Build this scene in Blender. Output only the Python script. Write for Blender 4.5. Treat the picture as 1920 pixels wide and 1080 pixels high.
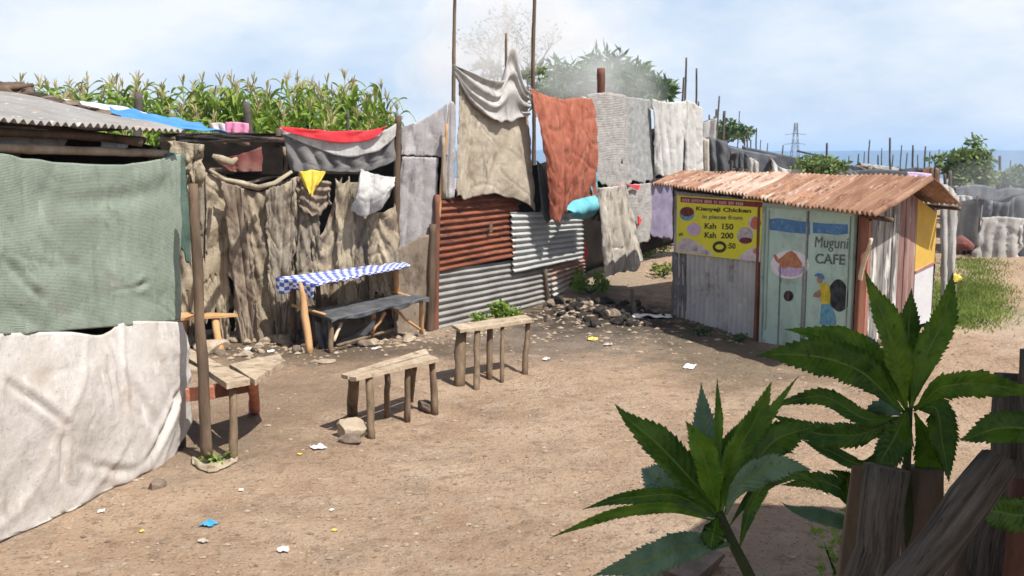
import bpy, bmesh, math, random
from mathutils import Vector, Matrix, noise
R = math.radians
random.seed(7)
for o in list(bpy.data.objects): bpy.data.objects.remove(o)
SC = bpy.context.scene
COL = SC.collection

# ---------------------------------------------------------------- camera
CAMZ = 2.4; TILT = R(7.32); F = 1867.0
cd = bpy.data.cameras.new('camera'); cam = bpy.data.objects.new('camera', cd); COL.objects.link(cam)
cam.location = (0, 0, CAMZ); cam.rotation_euler = (R(90) - TILT, 0, 0)
cd.sensor_width = 36; cd.lens = 36 * F / 1920; cd.clip_end = 20000; cd.clip_start = .05
cd.dof.use_dof = True; cd.dof.focus_distance = 3.6; cd.dof.aperture_fstop = 11
SC.camera = cam

# ---------------------------------------------------------------- sky, sun, exposure
SUN = Vector((.75, -.65, 0)).normalized() * math.cos(R(58)) + Vector((0, 0, math.sin(R(58))))
w = bpy.data.worlds.new('World'); SC.world = w; w.use_nodes = True
N = w.node_tree.nodes; L = w.node_tree.links; N.clear()
wo = N.new('ShaderNodeOutputWorld'); bg = N.new('ShaderNodeBackground'); sky = N.new('ShaderNodeTexSky')
sky.sky_type = 'NISHITA'; sky.sun_disc = False; sky.sun_elevation = R(58); sky.sun_rotation = math.atan2(SUN.x, SUN.y)
sky.dust_density = 2.0; sky.air_density = 1.0
tc = N.new('ShaderNodeTexCoord'); mp = N.new('ShaderNodeMapping'); mp.inputs['Scale'].default_value = (1.0, 1.0, 2.3)
mp.inputs['Location'].default_value = (.35, .2, .1)
nz = N.new('ShaderNodeTexNoise'); nz.inputs['Scale'].default_value = 3.4; nz.inputs['Detail'].default_value = 9; nz.inputs['Roughness'].default_value = .58
rp = N.new('ShaderNodeValToRGB'); rp.color_ramp.elements[0].position = .40; rp.color_ramp.elements[1].position = .62
rp.color_ramp.elements[0].color = (.04, .04, .04, 1); rp.color_ramp.elements[1].color = (.92, .92, .92, 1)
mx = N.new('ShaderNodeMix'); mx.data_type = 'RGBA'
hz = N.new('ShaderNodeMix'); hz.data_type = 'RGBA'; hz.inputs[0].default_value = .78; hz.inputs[7].default_value = (5.3, 6.6, 8.4, 1)
mx.inputs[7].default_value = (8.3, 8.5, 8.7, 1)
L.new(tc.outputs['Generated'], mp.inputs[0]); L.new(mp.outputs[0], nz.inputs['Vector']); L.new(nz.outputs['Fac'], rp.inputs[0])
sz = N.new('ShaderNodeSeparateXYZ'); L.new(tc.outputs['Generated'], sz.inputs[0])
el = N.new('ShaderNodeMapRange'); el.inputs[1].default_value = .16; el.inputs[2].default_value = .50; el.inputs[3].default_value = .80; el.inputs[4].default_value = .0; L.new(sz.outputs[2], el.inputs[0]); L.new(el.outputs[0], hz.inputs[0])
cm = N.new('ShaderNodeMapRange'); cm.inputs[1].default_value = .16; cm.inputs[2].default_value = .55; cm.inputs[3].default_value = 1.0; cm.inputs[4].default_value = .22; L.new(sz.outputs[2], cm.inputs[0])
cmul = N.new('ShaderNodeMath'); cmul.operation = 'MULTIPLY'; L.new(rp.outputs[0], cmul.inputs[0]); L.new(cm.outputs[0], cmul.inputs[1])
L.new(sky.outputs[0], hz.inputs[6]); L.new(hz.outputs[2], mx.inputs[6]); L.new(mx.outputs[2], bg.inputs[0])
L.new(cmul.outputs[0], mx.inputs[0])
bg.inputs[1].default_value = .09
L.new(bg.outputs[0], wo.inputs[0])
sl = bpy.data.lights.new('sun', 'SUN'); so = bpy.data.objects.new('sun', sl); COL.objects.link(so)
sl.energy = 5.0; sl.angle = R(.6); sl.color = (1, .955, .88)
so.rotation_euler = (-SUN).to_track_quat('-Z', 'Y').to_euler(); so.location = (20, -20, 30)
SC.view_settings.view_transform = 'Standard'; SC.view_settings.look = 'None'; SC.view_settings.gamma = 1
SC.view_settings.exposure = .42
SC.cycles.volume_bounces = 8; SC.cycles.max_bounces = 14

# ---------------------------------------------------------------- measuring helpers
SN, CS = math.sin(TILT), math.cos(TILT)
CP = Vector((0, 0, CAMZ))
def ray(px, py):
    u = (px - 960) / F; v = -(py - 540) / F
    return Vector((u, v * SN + CS, v * CS - SN))
def P(px, py, Y):
    d = ray(px, py); return CP + d * (Y / d.y)
def sm(a, b, x):
    t = min(1, max(0, (x - a) / (b - a))); return t * t * (3 - 2 * t)
def th(x, y):
    z = .8 * (1 - sm(3.0, 4.9, y))
    z += .45 * sm(15, 19.5, y) + .30 * sm(3.3, 4.2, x) * sm(8.5, 10.5, y) * (1 - sm(13, 16, y))
    z += .75 * sm(15, 17.5, y) * (1 - sm(-2.8, -1.0, x)) * (1 - sm(40, 60, y))
    z -= 34 * sm(46, 300, y) + 3 * sm(40, 70, y)
    z += .10 * math.exp(-((x - 1.35) ** 2 + (y - 15.2) ** 2) / .7)
    if -12 < x < 20 and 4 < y < 40:
        z += .035 * noise.noise(Vector((x * .7, y * .7, 3))) + .024 * noise.noise(Vector((x * 2.6, y * 2.6, 7))) + .007 * noise.noise(Vector((x * 8, y * 8, 1)))
    return z
def G(px, py, dz=0):
    d = ray(px, py); t = 3.0
    for i in range(60):
        p = CP + d * t; h = p.z - th(p.x, p.y)
        if h < .002: break
        t += h / max(.02, -d.z) * .7
    p.z = th(p.x, p.y) + dz; return p
def Zp(px, py, z):
    d = ray(px, py); return CP + d * ((z - CAMZ) / d.z)
def plane(A, B, off=0):
    A = Vector((A[0], A[1], 0)); B = Vector((B[0], B[1], 0)); t = (B - A).normalized(); n = Vector((t.y, -t.x, 0))
    A = A + n * off
    def f(px, py):
        d = ray(px, py); return CP + d * ((A - CP).dot(n) / d.dot(n))
    f.n = n; f.t = t
    return f
def atY(Y):
    return plane((-1, Y), (1, Y))

# ---------------------------------------------------------------- object helpers
class MB:
    def __init__(s): s.v = []; s.f = []; s.uv = []; s.mi = []
    def face(s, idx, uv=None, mi=0):
        s.f.append(tuple(idx)); s.uv.append(uv or [(0, 0)] * len(idx)); s.mi.append(mi)
    def quad(s, pts, uv=None, mi=0):
        n = len(s.v); s.v += [Vector(p) for p in pts]; s.face(range(n, n + len(pts)), uv, mi)
    def grid(s, nu, nv, fn, uvf=None, mi=0, mif=None):
        n = len(s.v)
        for j in range(nv + 1):
            for i in range(nu + 1): s.v.append(fn(i / nu, j / nv))
        uvf = uvf or (lambda a, b: (a, b))
        for j in range(nv):
            for i in range(nu):
                a = n + j * (nu + 1) + i
                s.face((a, a + nu + 1, a + nu + 2, a + 1),
                       [uvf(i / nu, j / nv), uvf(i / nu, (j + 1) / nv), uvf((i + 1) / nu, (j + 1) / nv), uvf((i + 1) / nu, j / nv)], mif(i, j) if mif else mi)
    def tube(s, pts, rad, seg=8, rough=0, seed=0, cap=True, mi=0, groove=0):
        pts = [Vector(p) for p in pts]; n0 = len(s.v); m = len(pts)
        if not hasattr(rad, '__len__'): rad = [rad] * m
        acc = 0
        up = Vector((0, 0, 1)); d0 = (pts[-1] - pts[0]).normalized()
        if abs(d0.z) > .9: up = Vector((0, 1, 0))
        L_ = 0
        for k in range(m):
            d = (pts[min(m - 1, k + 1)] - pts[max(0, k - 1)]).normalized(); a = d.cross(up).normalized(); b = a.cross(d)
            if k: L_ += (pts[k] - pts[k - 1]).length
            for q in range(seg):
                t = q / seg * math.tau; r = rad[k]
                if rough: r *= 1 + rough * noise.noise(Vector((math.cos(t) * 1.3 + seed, math.sin(t) * 1.3, L_ * 5 + seed * 3))) * 2
                if groove: r *= 1 - groove * max(0, 1 - abs(noise.noise(Vector((math.cos(t) * 3.2 + seed, math.sin(t) * 3.2, L_ * 1.3 + seed)))) * 7)
                s.v.append(pts[k] + (a * math.cos(t) + b * math.sin(t)) * r)
        for k in range(m - 1):
            for q in range(seg):
                a = n0 + k * seg + q; b = n0 + k * seg + (q + 1) % seg
                s.face((a, b, b + seg, a + seg), [(q / seg, k / m), ((q + 1) / seg, k / m), ((q + 1) / seg, (k + 1) / m), (q / seg, (k + 1) / m)], mi)
        if cap:
            s.face([n0 + q for q in range(seg)][::-1], mi=mi); s.face([n0 + (m - 1) * seg + q for q in range(seg)], mi=mi)
    def box(s, c, ax, ay, az, sx, sy, sz, jit=0):
        c = Vector(c); n = len(s.v)
        for k in (-1, 1):
            for j in (-1, 1):
                for i in (-1, 1):
                    s.v.append(c + ax * (i * sx / 2 + random.uniform(-jit, jit)) + ay * (j * sy / 2 + random.uniform(-jit, jit)) + az * (k * sz / 2 + random.uniform(-jit, jit)))
        for f in ((0, 2, 3, 1), (4, 5, 7, 6), (0, 1, 5, 4), (2, 6, 7, 3), (0, 4, 6, 2), (1, 3, 7, 5)): s.face([n + i for i in f], [(0, 0), (sx, 0), (sx, sy), (0, sy)])
    def build(s, name, m, parent=None, smooth=False, solid=0, bevel=0):
        me = bpy.data.meshes.new(name); me.from_pydata([tuple(v) for v in s.v], [], s.f)
        ul = me.uv_layers.new(name='UVMap'); k = 0
        flat = []
        for u in s.uv:
            for a in u: flat += [a[0], a[1]]
        ul.data.foreach_set('uv', flat)
        for q in (m if isinstance(m, (list, tuple)) else [m]): me.materials.append(q)
        if any(s.mi): me.polygons.foreach_set('material_index', s.mi)
        if smooth: me.polygons.foreach_set('use_smooth', [True] * len(me.polygons))
        me.update()
        o = bpy.data.objects.new(name, me); COL.objects.link(o)
        if parent:
            o.parent = parent; o.matrix_parent_inverse = Matrix.Translation(parent.location).inverted() if parent.rotation_euler.z == 0 else parent.matrix_basis.inverted()
        if solid:
            sd = o.modifiers.new('s', 'SOLIDIFY'); sd.thickness = solid; sd.offset = 0
        if bevel:
            bv = o.modifiers.new('b', 'BEVEL'); bv.width = bevel; bv.segments = 2
        return o
def tag(o, label=None, cat=None, group=None, kind=None):
    if label: o['label'] = label
    if cat: o['category'] = cat
    if group: o['group'] = group
    if kind: o['kind'] = kind
    return o
def empty(name, loc, label, cat, group=None):
    o = bpy.data.objects.new(name, None); COL.objects.link(o); o.location = loc; o.empty_display_size = .2
    return tag(o, label, cat, group)
def kid(o, name, me, parent):
    c = bpy.data.objects.new(name, me); COL.objects.link(c); c.parent = parent; return c
def dup(root, loc, rz=0, sc=1, label=None):
    r = root.copy(); COL.objects.link(r); r.location = loc; r.rotation_euler = (0, 0, rz); r.scale = (sc, sc, sc)
    if label: r['label'] = label
    for ch in root.children:
        c = ch.copy(); COL.objects.link(c); c.parent = r
    return r
def nz3(x, y, z=0): return noise.noise(Vector((x, y, z)))

# ---------------------------------------------------------------- materials
def mat(name, c1, c2, scale=3, rough=.85, bump=.25, bscale=50, stretch=(1, 1, 1), coord='Object', spots=(), spec=.25, metal=0, trans=0, lo=.35, hi=.65, weave=None, ramp_detail=8):
    m = bpy.data.materials.new(name); m.use_nodes = True; T = m.node_tree; n = T.nodes; l = T.links
    b = n['Principled BSDF']; b.inputs['Roughness'].default_value = rough; b.inputs['Metallic'].default_value = metal
    b.inputs['Specular IOR Level'].default_value = spec
    t = n.new('ShaderNodeTexCoord'); mp = n.new('ShaderNodeMapping'); mp.inputs['Scale'].default_value = stretch
    l.new(t.outputs[coord], mp.inputs[0])
    def nt(sc, det=ramp_detail, rg=.6):
        q = n.new('ShaderNodeTexNoise'); q.inputs['Scale'].default_value = sc; q.inputs['Detail'].default_value = det; q.inputs['Roughness'].default_value = rg
        l.new(mp.outputs[0], q.inputs['Vector']); return q
    def mr(src, a, b_):
        q = n.new('ShaderNodeMapRange'); q.inputs[1].default_value = a; q.inputs[2].default_value = b_; l.new(src, q.inputs[0]); return q
    def mix(fac, a, b_):
        q = n.new('ShaderNodeMix'); q.data_type = 'RGBA'
        l.new(fac, q.inputs[0])
        for i, c in ((6, a), (7, b_)):
            if isinstance(c, tuple): q.inputs[i].default_value = (*c[:3], 1)
            else: l.new(c, q.inputs[i])
        return q.outputs[2]
    col = mix(mr(nt(scale).outputs['Fac'], lo, hi).outputs[0], c1, c2)
    for k, (c, sc, a, b_) in enumerate(spots):
        col = mix(mr(nt(sc + .37 * k, 10, .65).outputs['Fac'], a, b_).outputs[0], col, c)
    if trans:
        a1 = tuple(x * (.74 if name.startswith('tarp') else .5) for x in c1); a2 = tuple(min(.8, x * 1.22) for x in c2)
        vm = n.new('ShaderNodeMapping'); vm.inputs['Scale'].default_value = (1, 1, .3); l.new(t.outputs['Object'], vm.inputs[0])
        def nv(sc):
            q = n.new('ShaderNodeTexNoise'); q.inputs['Scale'].default_value = sc; q.inputs['Detail'].default_value = 10; q.inputs['Roughness'].default_value = .68; l.new(vm.outputs[0], q.inputs['Vector']); return q.outputs['Fac']
        col = mix(mr(nv(6.3), .54, .72).outputs[0], col, a1); col = mix(mr(nv(10.7), .58, .74).outputs[0], col, a2)
        col = mix(mr(nt(31, 4).outputs['Fac'], .62, .72).outputs[0], col, a1)
    l.new(col, b.inputs['Base Color'])
    h = nt(bscale, 6, .6).outputs['Fac']
    if weave:
        uvn = n.new('ShaderNodeTexCoord'); mw = n.new('ShaderNodeMapping'); mw.inputs['Scale'].default_value = (weave[0], weave[1], 1); l.new(uvn.outputs['UV'], mw.inputs[0])
        wv = n.new('ShaderNodeTexWave'); wv.wave_type = 'BANDS'; wv.bands_direction = 'Y'; wv.inputs['Scale'].default_value = 1; wv.inputs['Distortion'].default_value = .6; wv.inputs['Detail'].default_value = 2
        l.new(mw.outputs[0], wv.inputs['Vector'])
        col2 = mix(mr(wv.outputs['Fac'], 0, 1).outputs[0], col, weave[2])
        fm = n.new('ShaderNodeMix'); fm.data_type = 'RGBA'; fm.inputs[0].default_value = weave[3]; l.new(col, fm.inputs[6]); l.new(col2, fm.inputs[7])
        l.new(fm.outputs[2], b.inputs['Base Color']); col = fm.outputs[2]
        ad = n.new('ShaderNodeMath'); ad.operation = 'MULTIPLY_ADD'; ad.inputs[1].default_value = .5; l.new(wv.outputs['Fac'], ad.inputs[0]); l.new(h, ad.inputs[2]); h = ad.outputs[0]
    if bump:
        bp = n.new('ShaderNodeBump'); bp.inputs['Strength'].default_value = bump; bp.inputs['Distance'].default_value = .02; l.new(h, bp.inputs['Height']); l.new(bp.outputs[0], b.inputs['Normal'])
        if trans:
            b2 = n.new('ShaderNodeBump'); b2.inputs['Strength'].default_value = .30; b2.inputs['Distance'].default_value = .02; wn = nt(13, 8, .66); wn.inputs['Distortion'].default_value = .8; l.new(wn.outputs['Fac'], b2.inputs['Height']); l.new(b2.outputs[0], bp.inputs['Normal'])
    if trans:
        tr = n.new('ShaderNodeBsdfTranslucent'); l.new(col, tr.inputs[0]); ms = n.new('ShaderNodeMixShader'); ms.inputs[0].default_value = trans
        l.new(b.outputs[0], ms.inputs[1]); l.new(tr.outputs[0], ms.inputs[2]); l.new(ms.outputs[0], n['Material Output'].inputs[0])
    return m
def flat(name, c, rough=.7, dirt=.25):
    return mat(name, c, tuple(x * (1 - dirt) for x in c), scale=12, rough=rough, bump=.08, bscale=60, lo=.42, hi=.58, spots=[(tuple(min(1, x * 1.2 + .10) for x in c), 17, .56, .70)])

M = {}
M['wood_old'] = mat('wood_old', (.20, .155, .11), (.36, .29, .215), 6, bump=.6, bscale=30, stretch=(1, 1, .25), spots=[((.09, .065, .045), 9, .58, .75)])
M['wood_dark'] = mat('wood_dark', (.075, .052, .036), (.16, .11, .075), 8, bump=.6, bscale=30, stretch=(1, 1, .2))
M['wood_leg'] = mat('wood_leg', (.10, .07, .045), (.22, .155, .10), 9, bump=.5, bscale=40, stretch=(1, 1, .3))
M['wood_orange'] = mat('wood_orange', (.42, .23, .10), (.55, .34, .17), 7, bump=.3, bscale=40, stretch=(1, 1, .3), spots=[((.2, .1, .05), 8, .6, .8)])
M['wood_pale'] = mat('wood_pale', (.50, .40, .28), (.62, .52, .38), 7, bump=.4, bscale=40, spots=[((.3, .22, .15), 8, .58, .8)])
M['wood_top'] = mat('wood_top', (.30, .225, .155), (.46, .37, .27), 7, bump=.6, bscale=24, stretch=(1, 1, 1), spots=[((.13, .09, .06), 9, .56, .68), ((.56, .48, .38), 16, .58, .68)])
M['wood_grey'] = mat('wood_grey', (.085, .068, .052), (.20, .168, .135), 16, bump=.9, bscale=45, stretch=(1, .16, 1), coord='UV', lo=.40, hi=.62, spots=[((.028, .022, .018), 26, .56, .66), ((.11, .06, .04), 4, .55, .7)])
M['rust'] = mat('rust', (.15, .045, .025), (.26, .095, .052), 4, rough=.85, bump=.4, stretch=(.6, .6, 4), spots=[((.07, .028, .02), 3, .50, .66), ((.36, .19, .13), 7, .58, .70), ((.10, .05, .04), 12, .58, .68)])
M['rust_mix'] = mat('rust_mix', (.42, .42, .41), (.33, .135, .06), 2.2, rough=.7, bump=.3, spots=[((.20, .08, .04), 7, .6, .75)])
M['roof_rust'] = mat('roof_rust', (.20, .095, .055), (.40, .245, .17), .9, rough=.85, bump=.4, coord='UV', stretch=(6, 1.5, 1), spots=[((.50, .42, .35), 1.1, .52, .64), ((.13, .055, .035), 1.7, .52, .62), ((.40, .19, .10), 3.5, .54, .66)])
M['roof_rust_pale'] = mat('roof_rust_pale', (.36, .21, .14), (.52, .43, .36), .9, rough=.85, bump=.4, coord='UV', stretch=(6, 1.5, 1), spots=[((.22, .09, .05), 1.3, .50, .62), ((.62, .54, .46), 2.4, .54, .68)])
M['roof_rust_deep'] = mat('roof_rust_deep', (.16, .08, .048), (.32, .185, .12), .9, rough=.85, bump=.4, coord='UV', stretch=(6, 1.2, 1), spots=[((.12, .05, .03), 1.7, .52, .64), ((.48, .34, .25), 3, .56, .68)])
M['hut_zinc'] = mat('hut_zinc', (.40, .395, .385), (.52, .515, .50), 2.2, rough=.6, bump=.25, spots=[((.60, .59, .575), 4, .56, .70), ((.22, .195, .175), 2.4, .58, .72), ((.28, .25, .22), 11, .62, .72)])
M['roof_dark'] = mat('roof_dark', (.10, .05, .03), (.17, .09, .05), 4, rough=.85)
M['zinc'] = mat('zinc', (.22, .213, .20), (.33, .32, .305), 3, rough=.55, bump=.15, metal=.15, spots=[((.33, .28, .22), 5, .58, .72)])
M['zinc_light'] = mat('zinc_light', (.33, .335, .33), (.44, .445, .44), 3, rough=.5, bump=.1, metal=.1, spots=[((.45, .42, .36), 4, .66, .8)])
M['zinc_dull'] = mat('zinc_dull', (.22, .21, .20), (.38, .37, .355), 3, rough=.75, bump=.6, spots=[((.56, .55, .53), 8, .54, .64), ((.09, .07, .06), 3.4, .56, .68), ((.12, .10, .09), 17, .58, .68)])
M['roof_grey'] = mat('roof_grey', (.225, .215, .205), (.31, .30, .29), 2.5, rough=.7, bump=.2, spots=[((.42, .30, .20), 3.2, .58, .75), ((.54, .53, .51), 7, .6, .7)])
M['shade_dark'] = mat('shade_dark', (.012, .010, .008), (.028, .022, .018), 4, spec=.05)  # near-black colour stands in for shade inside shacks and behind hangings
M['char'] = mat('char', (.015, .013, .011), (.05, .042, .036), 8, bump=.8, bscale=20)
M['sack'] = mat('sack', (.27, .22, .16), (.41, .345, .25), 3.2, bump=.6, bscale=45, spots=[((.15, .105, .068), 3, .52, .64), ((.52, .43, .30), 6, .56, .66), ((.09, .065, .045), 9, .60, .68)], trans=.06, stretch=(1, 1, .5))
M['sack2'] = mat('sack2', (.23, .195, .15), (.35, .305, .24), 3.8, bump=.6, bscale=45, spots=[((.12, .09, .065), 2.6, .50, .64), ((.47, .39, .29), 6, .56, .68), ((.08, .06, .045), 10, .6, .68)], trans=.06, stretch=(1, 1, .5))
M['sack_brown'] = mat('sack_brown', (.20, .155, .115), (.31, .25, .19), 3, bump=.5, bscale=45, spots=[((.09, .07, .055), 4, .54, .66), ((.38, .32, .26), 7, .6, .7)], trans=.06, stretch=(1, 1, .5))
M['sack_pale'] = mat('sack_pale', (.32, .265, .185), (.44, .375, .275), 3.2, bump=.5, bscale=45, spots=[((.2, .15, .1), 4, .54, .66)], trans=.06)
M['tarp_green'] = mat('tarp_green', (.235, .275, .225), (.315, .37, .305), 1.7, rough=.75, bump=.25, bscale=30, weave=(1, 36, (.15, .19, .155), .50), spots=[((.27, .27, .22), 3.1, .58, .72), ((.38, .46, .40), 1.3, .6, .75), ((.18, .18, .14), 5.5, .60, .72)], trans=.06)
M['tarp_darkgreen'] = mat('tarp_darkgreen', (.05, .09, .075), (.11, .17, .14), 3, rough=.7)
M['tarp_pale'] = mat('tarp_pale', (.50, .465, .435), (.61, .58, .555), 1.6, rough=.85, bump=.35, bscale=18, spots=[((.44, .375, .31), 1.8, .50, .70), ((.34, .27, .21), 5.0, .62, .76)], trans=.1)
M['canvas'] = mat('canvas', (.37, .315, .24), (.47, .41, .325), 2.5, bump=.4, bscale=40, spots=[((.27, .21, .155), 3, .52, .66), ((.55, .5, .42), 5, .58, .7)], trans=.1)
M['canvas_grey'] = mat('canvas_grey', (.38, .365, .345), (.48, .465, .45), 2.5, bump=.3, bscale=40, spots=[((.33, .31, .28), 4, .58, .72)], trans=.1)
M['beige'] = mat('beige', (.45, .405, .34), (.57, .525, .46), 3, bump=.4, spots=[((.22, .19, .17), 7, .54, .64)], trans=.1, stretch=(1, 1, .35))
M['orange'] = mat('orange', (.33, .10, .06), (.43, .16, .105), 3, rough=.85, bump=.4, bscale=30, spots=[((.26, .065, .035), 4, .55, .7)], trans=.10, stretch=(1, 1, .4))
M['blanket'] = mat('blanket', (.30, .285, .27), (.44, .425, .405), 9, bump=.5, bscale=60, weave=(1, 12, (.22, .21, .20), .35), stretch=(1, 1, 2.5))
M['blanket2'] = mat('blanket2', (.25, .26, .26), (.40, .41, .405), 11, bump=.5, bscale=60, weave=(1, 16, (.2, .2, .2), .3))
M['white_cloth'] = mat('white_cloth', (.50, .495, .485), (.60, .595, .585), 2, bump=.4, spots=[((.36, .33, .30), 4, .56, .70)], trans=.10)
M['grey_net'] = mat('grey_net', (.17, .165, .165), (.27, .26, .26), 2, bump=.3, weave=(24, 24, (.12, .12, .12), .3), trans=.1)
M['grey_sheet'] = mat('grey_sheet', (.30, .28, .285), (.44, .42, .425), 2.2, bump=.3, spots=[((.58, .565, .57), 3, .56, .7), ((.2, .17, .15), 5, .62, .75)], trans=.1)
M['red'] = mat('red', (.60, .03, .045), (.70, .07, .08), 4, bump=.2)
M['maroon'] = mat('maroon', (.13, .03, .03), (.24, .12, .10), 3, bump=.3)
M['yellow'] = mat('yellow', (.72, .52, .05), (.80, .62, .12), 6, bump=.3)
M['yellow_paint'] = mat('yellow_paint', (.56, .38, .07), (.50, .31, .07), 4, bump=.3, bscale=20, spots=[((.50, .25, .05), 5, .6, .72), ((.7, .62, .4), 9, .66, .75)])
M['white_paint'] = mat('white_paint', (.48, .48, .50), (.56, .56, .58), 4, bump=.2, spots=[((.42, .38, .34), 5, .6, .74)])
M['cyan'] = mat('cyan', (.09, .33, .41), (.15, .43, .51), 4, rough=.6, bump=.2)
M['pink'] = mat('pink', (.72, .16, .36), (.80, .34, .50), 4)
M['lilac'] = mat('lilac', (.16, .14, .21), (.24, .21, .30), 3, bump=.3)
M['blue_tarp'] = mat('blue_tarp', (.045, .19, .50), (.08, .27, .62), 2.5, rough=.6, bump=.15, spots=[((.2, .38, .66), 3, .6, .72)])
M['pale_metal'] = mat('pale_metal', (.60, .62, .66), (.72, .73, .76), 3, rough=.5)
M['slate'] = mat('slate', (.055, .06, .066), (.11, .115, .125), 2, bump=.3, spots=[((.3, .31, .32), 6, .62, .75)])
M['slate2'] = mat('slate2', (.09, .10, .115), (.165, .175, .195), 1.6, bump=.3, spots=[((.36, .36, .37), 4, .58, .7)])
M['black_plastic'] = mat('black_plastic', (.055, .058, .065), (.12, .125, .135), 5, rough=.45, bump=.5, bscale=25, spots=[((.3, .3, .3), 9, .62, .75)])
M['mint'] = mat('mint', (.42, .59, .51), (.51, .67, .59), 3, rough=.5, bump=.08, spots=[((.27, .33, .27), 2.2, .52, .72), ((.54, .64, .58), 5, .58, .74), ((.24, .17, .11), 8, .62, .74)])
M['mint_frame'] = mat('mint_frame', (.34, .43, .37), (.44, .53, .46), 4, rough=.6, spots=[((.2, .16, .11), 5, .6, .72)])
M['paint_blue'] = flat('paint_blue', (.10, .24, .46)); M['paint_grey'] = flat('paint_grey', (.13, .16, .155)); M['paint_white'] = flat('paint_white', (.84, .80, .83), dirt=.08)
M['paint_brown'] = mat('paint_brown', (.42, .15, .07), (.58, .28, .16), 14, bump=.05); M['paint_black'] = mat('paint_black', (.02, .02, .022), (.07, .075, .08), 12, bump=.1)
M['paint_yellow'] = flat('paint_yellow', (.72, .55, .05)); M['paint_cyan'] = mat('paint_cyan', (.08, .26, .40), (.2, .42, .52), 16, bump=.05)
M['paint_skin'] = flat('paint_skin', (.42, .25, .17)); M['sign_yellow'] = mat('sign_yellow', (.74, .70, .03), (.80, .76, .05), 4, rough=.4, bump=.05, spots=[((.6, .5, .1), 6, .66, .8)])
M['sign_red'] = flat('sign_red', (.26, .05, .06)); M['sign_pink'] = flat('sign_pink', (.62, .36, .48)); M['sign_ink'] = flat('sign_ink', (.05, .055, .03)); M['sign_navy'] = flat('sign_navy', (.10, .11, .16))
M['sign_white'] = mat('sign_white', (.68, .66, .70), (.55, .45, .45), 12, bump=0); M['sign_lilac'] = mat('sign_lilac', (.50, .36, .58), (.66, .55, .70), 20, bump=0)
M['sign_dark'] = mat('sign_dark', (.05, .04, .04), (.30, .05, .04), 18, bump=0); M['sign_food'] = mat('sign_food', (.60, .10, .05), (.5, .25, .12), 20, bump=0)
M['sign_grey'] = mat('sign_grey', (.30, .27, .28), (.62, .58, .60), 18, bump=0); M['sign_green'] = flat('sign_green', (.10, .3, .06))
M['leaf'] = None
M['wall_mud'] = mat('wall_mud', (.12, .12, .125), (.22, .22, .22), 4, bump=.8, bscale=20, spots=[((.32, .31, .3), 7, .55, .68)])
M['peel'] = mat('peel', (.11, .10, .10), (.30, .285, .27), 7, bump=.5, bscale=24, stretch=(1, 1, .14), lo=.42, hi=.58, spots=[((.62, .60, .57), 8, .52, .60), ((.06, .055, .05), 13, .56, .64)])
M['peel_red'] = mat('peel_red', (.18, .10, .088), (.30, .19, .17), 6, bump=.5, bscale=24, stretch=(1, 1, .14), lo=.42, hi=.58, spots=[((.46, .41, .38), 9, .55, .64), ((.10, .06, .055), 13, .56, .66)])
M['post_rust'] = mat('post_rust', (.12, .05, .035), (.24, .10, .06), 6, bump=.4, stretch=(1, 1, .3))
M['post_red'] = mat('post_red', (.26, .105, .075), (.36, .17, .125), 6, bump=.4, stretch=(1, 1, .3))
M['apron'] = mat('apron', (.36, .12, .07), (.46, .19, .12), 6, bump=.4)
M['stone'] = mat('stone', (.27, .215, .155), (.44, .36, .27), 5, bump=.6, bscale=14, spots=[((.22, .17, .12), 8, .6, .75)])
M['stone_dark'] = mat('stone_dark', (.12, .09, .07), (.24, .185, .14), 5, bump=.6, bscale=14)
M['pebble'] = mat('pebble', (.24, .18, .125), (.40, .32, .235), 9, bump=.3)
M['paper'] = mat('paper', (.70, .70, .71), (.80, .80, .80), 8, bump=.2)
M['blue_plastic'] = mat('blue_plastic', (.03, .24, .48), (.06, .32, .58), 8, rough=.4)
M['grass'] = mat('grass', (.13, .20, .035), (.25, .30, .07), 1.5, rough=.7, bump=0, trans=.25)
M['weed'] = mat('weed', (.16, .27, .04), (.30, .40, .09), 4, rough=.6, bump=0, trans=.3)
M['tree'] = mat('tree', (.06, .12, .045), (.13, .20, .08), 2, rough=.6, bump=0, trans=.2)
M['tree_light'] = mat('tree_light', (.13, .20, .06), (.20, .26, .09), 2, rough=.6, bump=0, trans=.2)
M['bark'] = mat('bark', (.12, .09, .07), (.22, .18, .14), 6, bump=.5)
M['maize'] = mat('maize', (.08, .19, .018), (.34, .42, .07), 2.2, rough=.5, bump=0, trans=.35, spots=[((.48, .43, .18), 3.5, .56, .70)])
M['tassel'] = mat('tassel', (.40, .38, .15), (.52, .40, .26), 6, bump=0, trans=.2)
M['pole_grey'] = mat('pole_grey', (.07, .06, .052), (.12, .105, .09), 6, bump=.4)
M['hill'] = mat('hill', (.03, .05, .06), (.07, .09, .085), .006, bump=0)

# checked cloth
def checked():
    m = mat('blue_check', (.75, .77, .84), (.68, .70, .80), 5, rough=.5, bump=.05)
    n = m.node_tree.nodes; l = m.node_tree.links; b = n['Principled BSDF']
    uv = n.new('ShaderNodeTexCoord'); ck = n.new('ShaderNodeTexChecker'); ck.inputs['Scale'].default_value = 15
    ck.inputs[1].default_value = (.62, .65, .74, 1); ck.inputs[2].default_value = (.06, .10, .40, 1)
    l.new(uv.outputs['UV'], ck.inputs[0]); l.new(ck.outputs[0], b.inputs['Base Color']); return m
M['check'] = checked()
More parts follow.
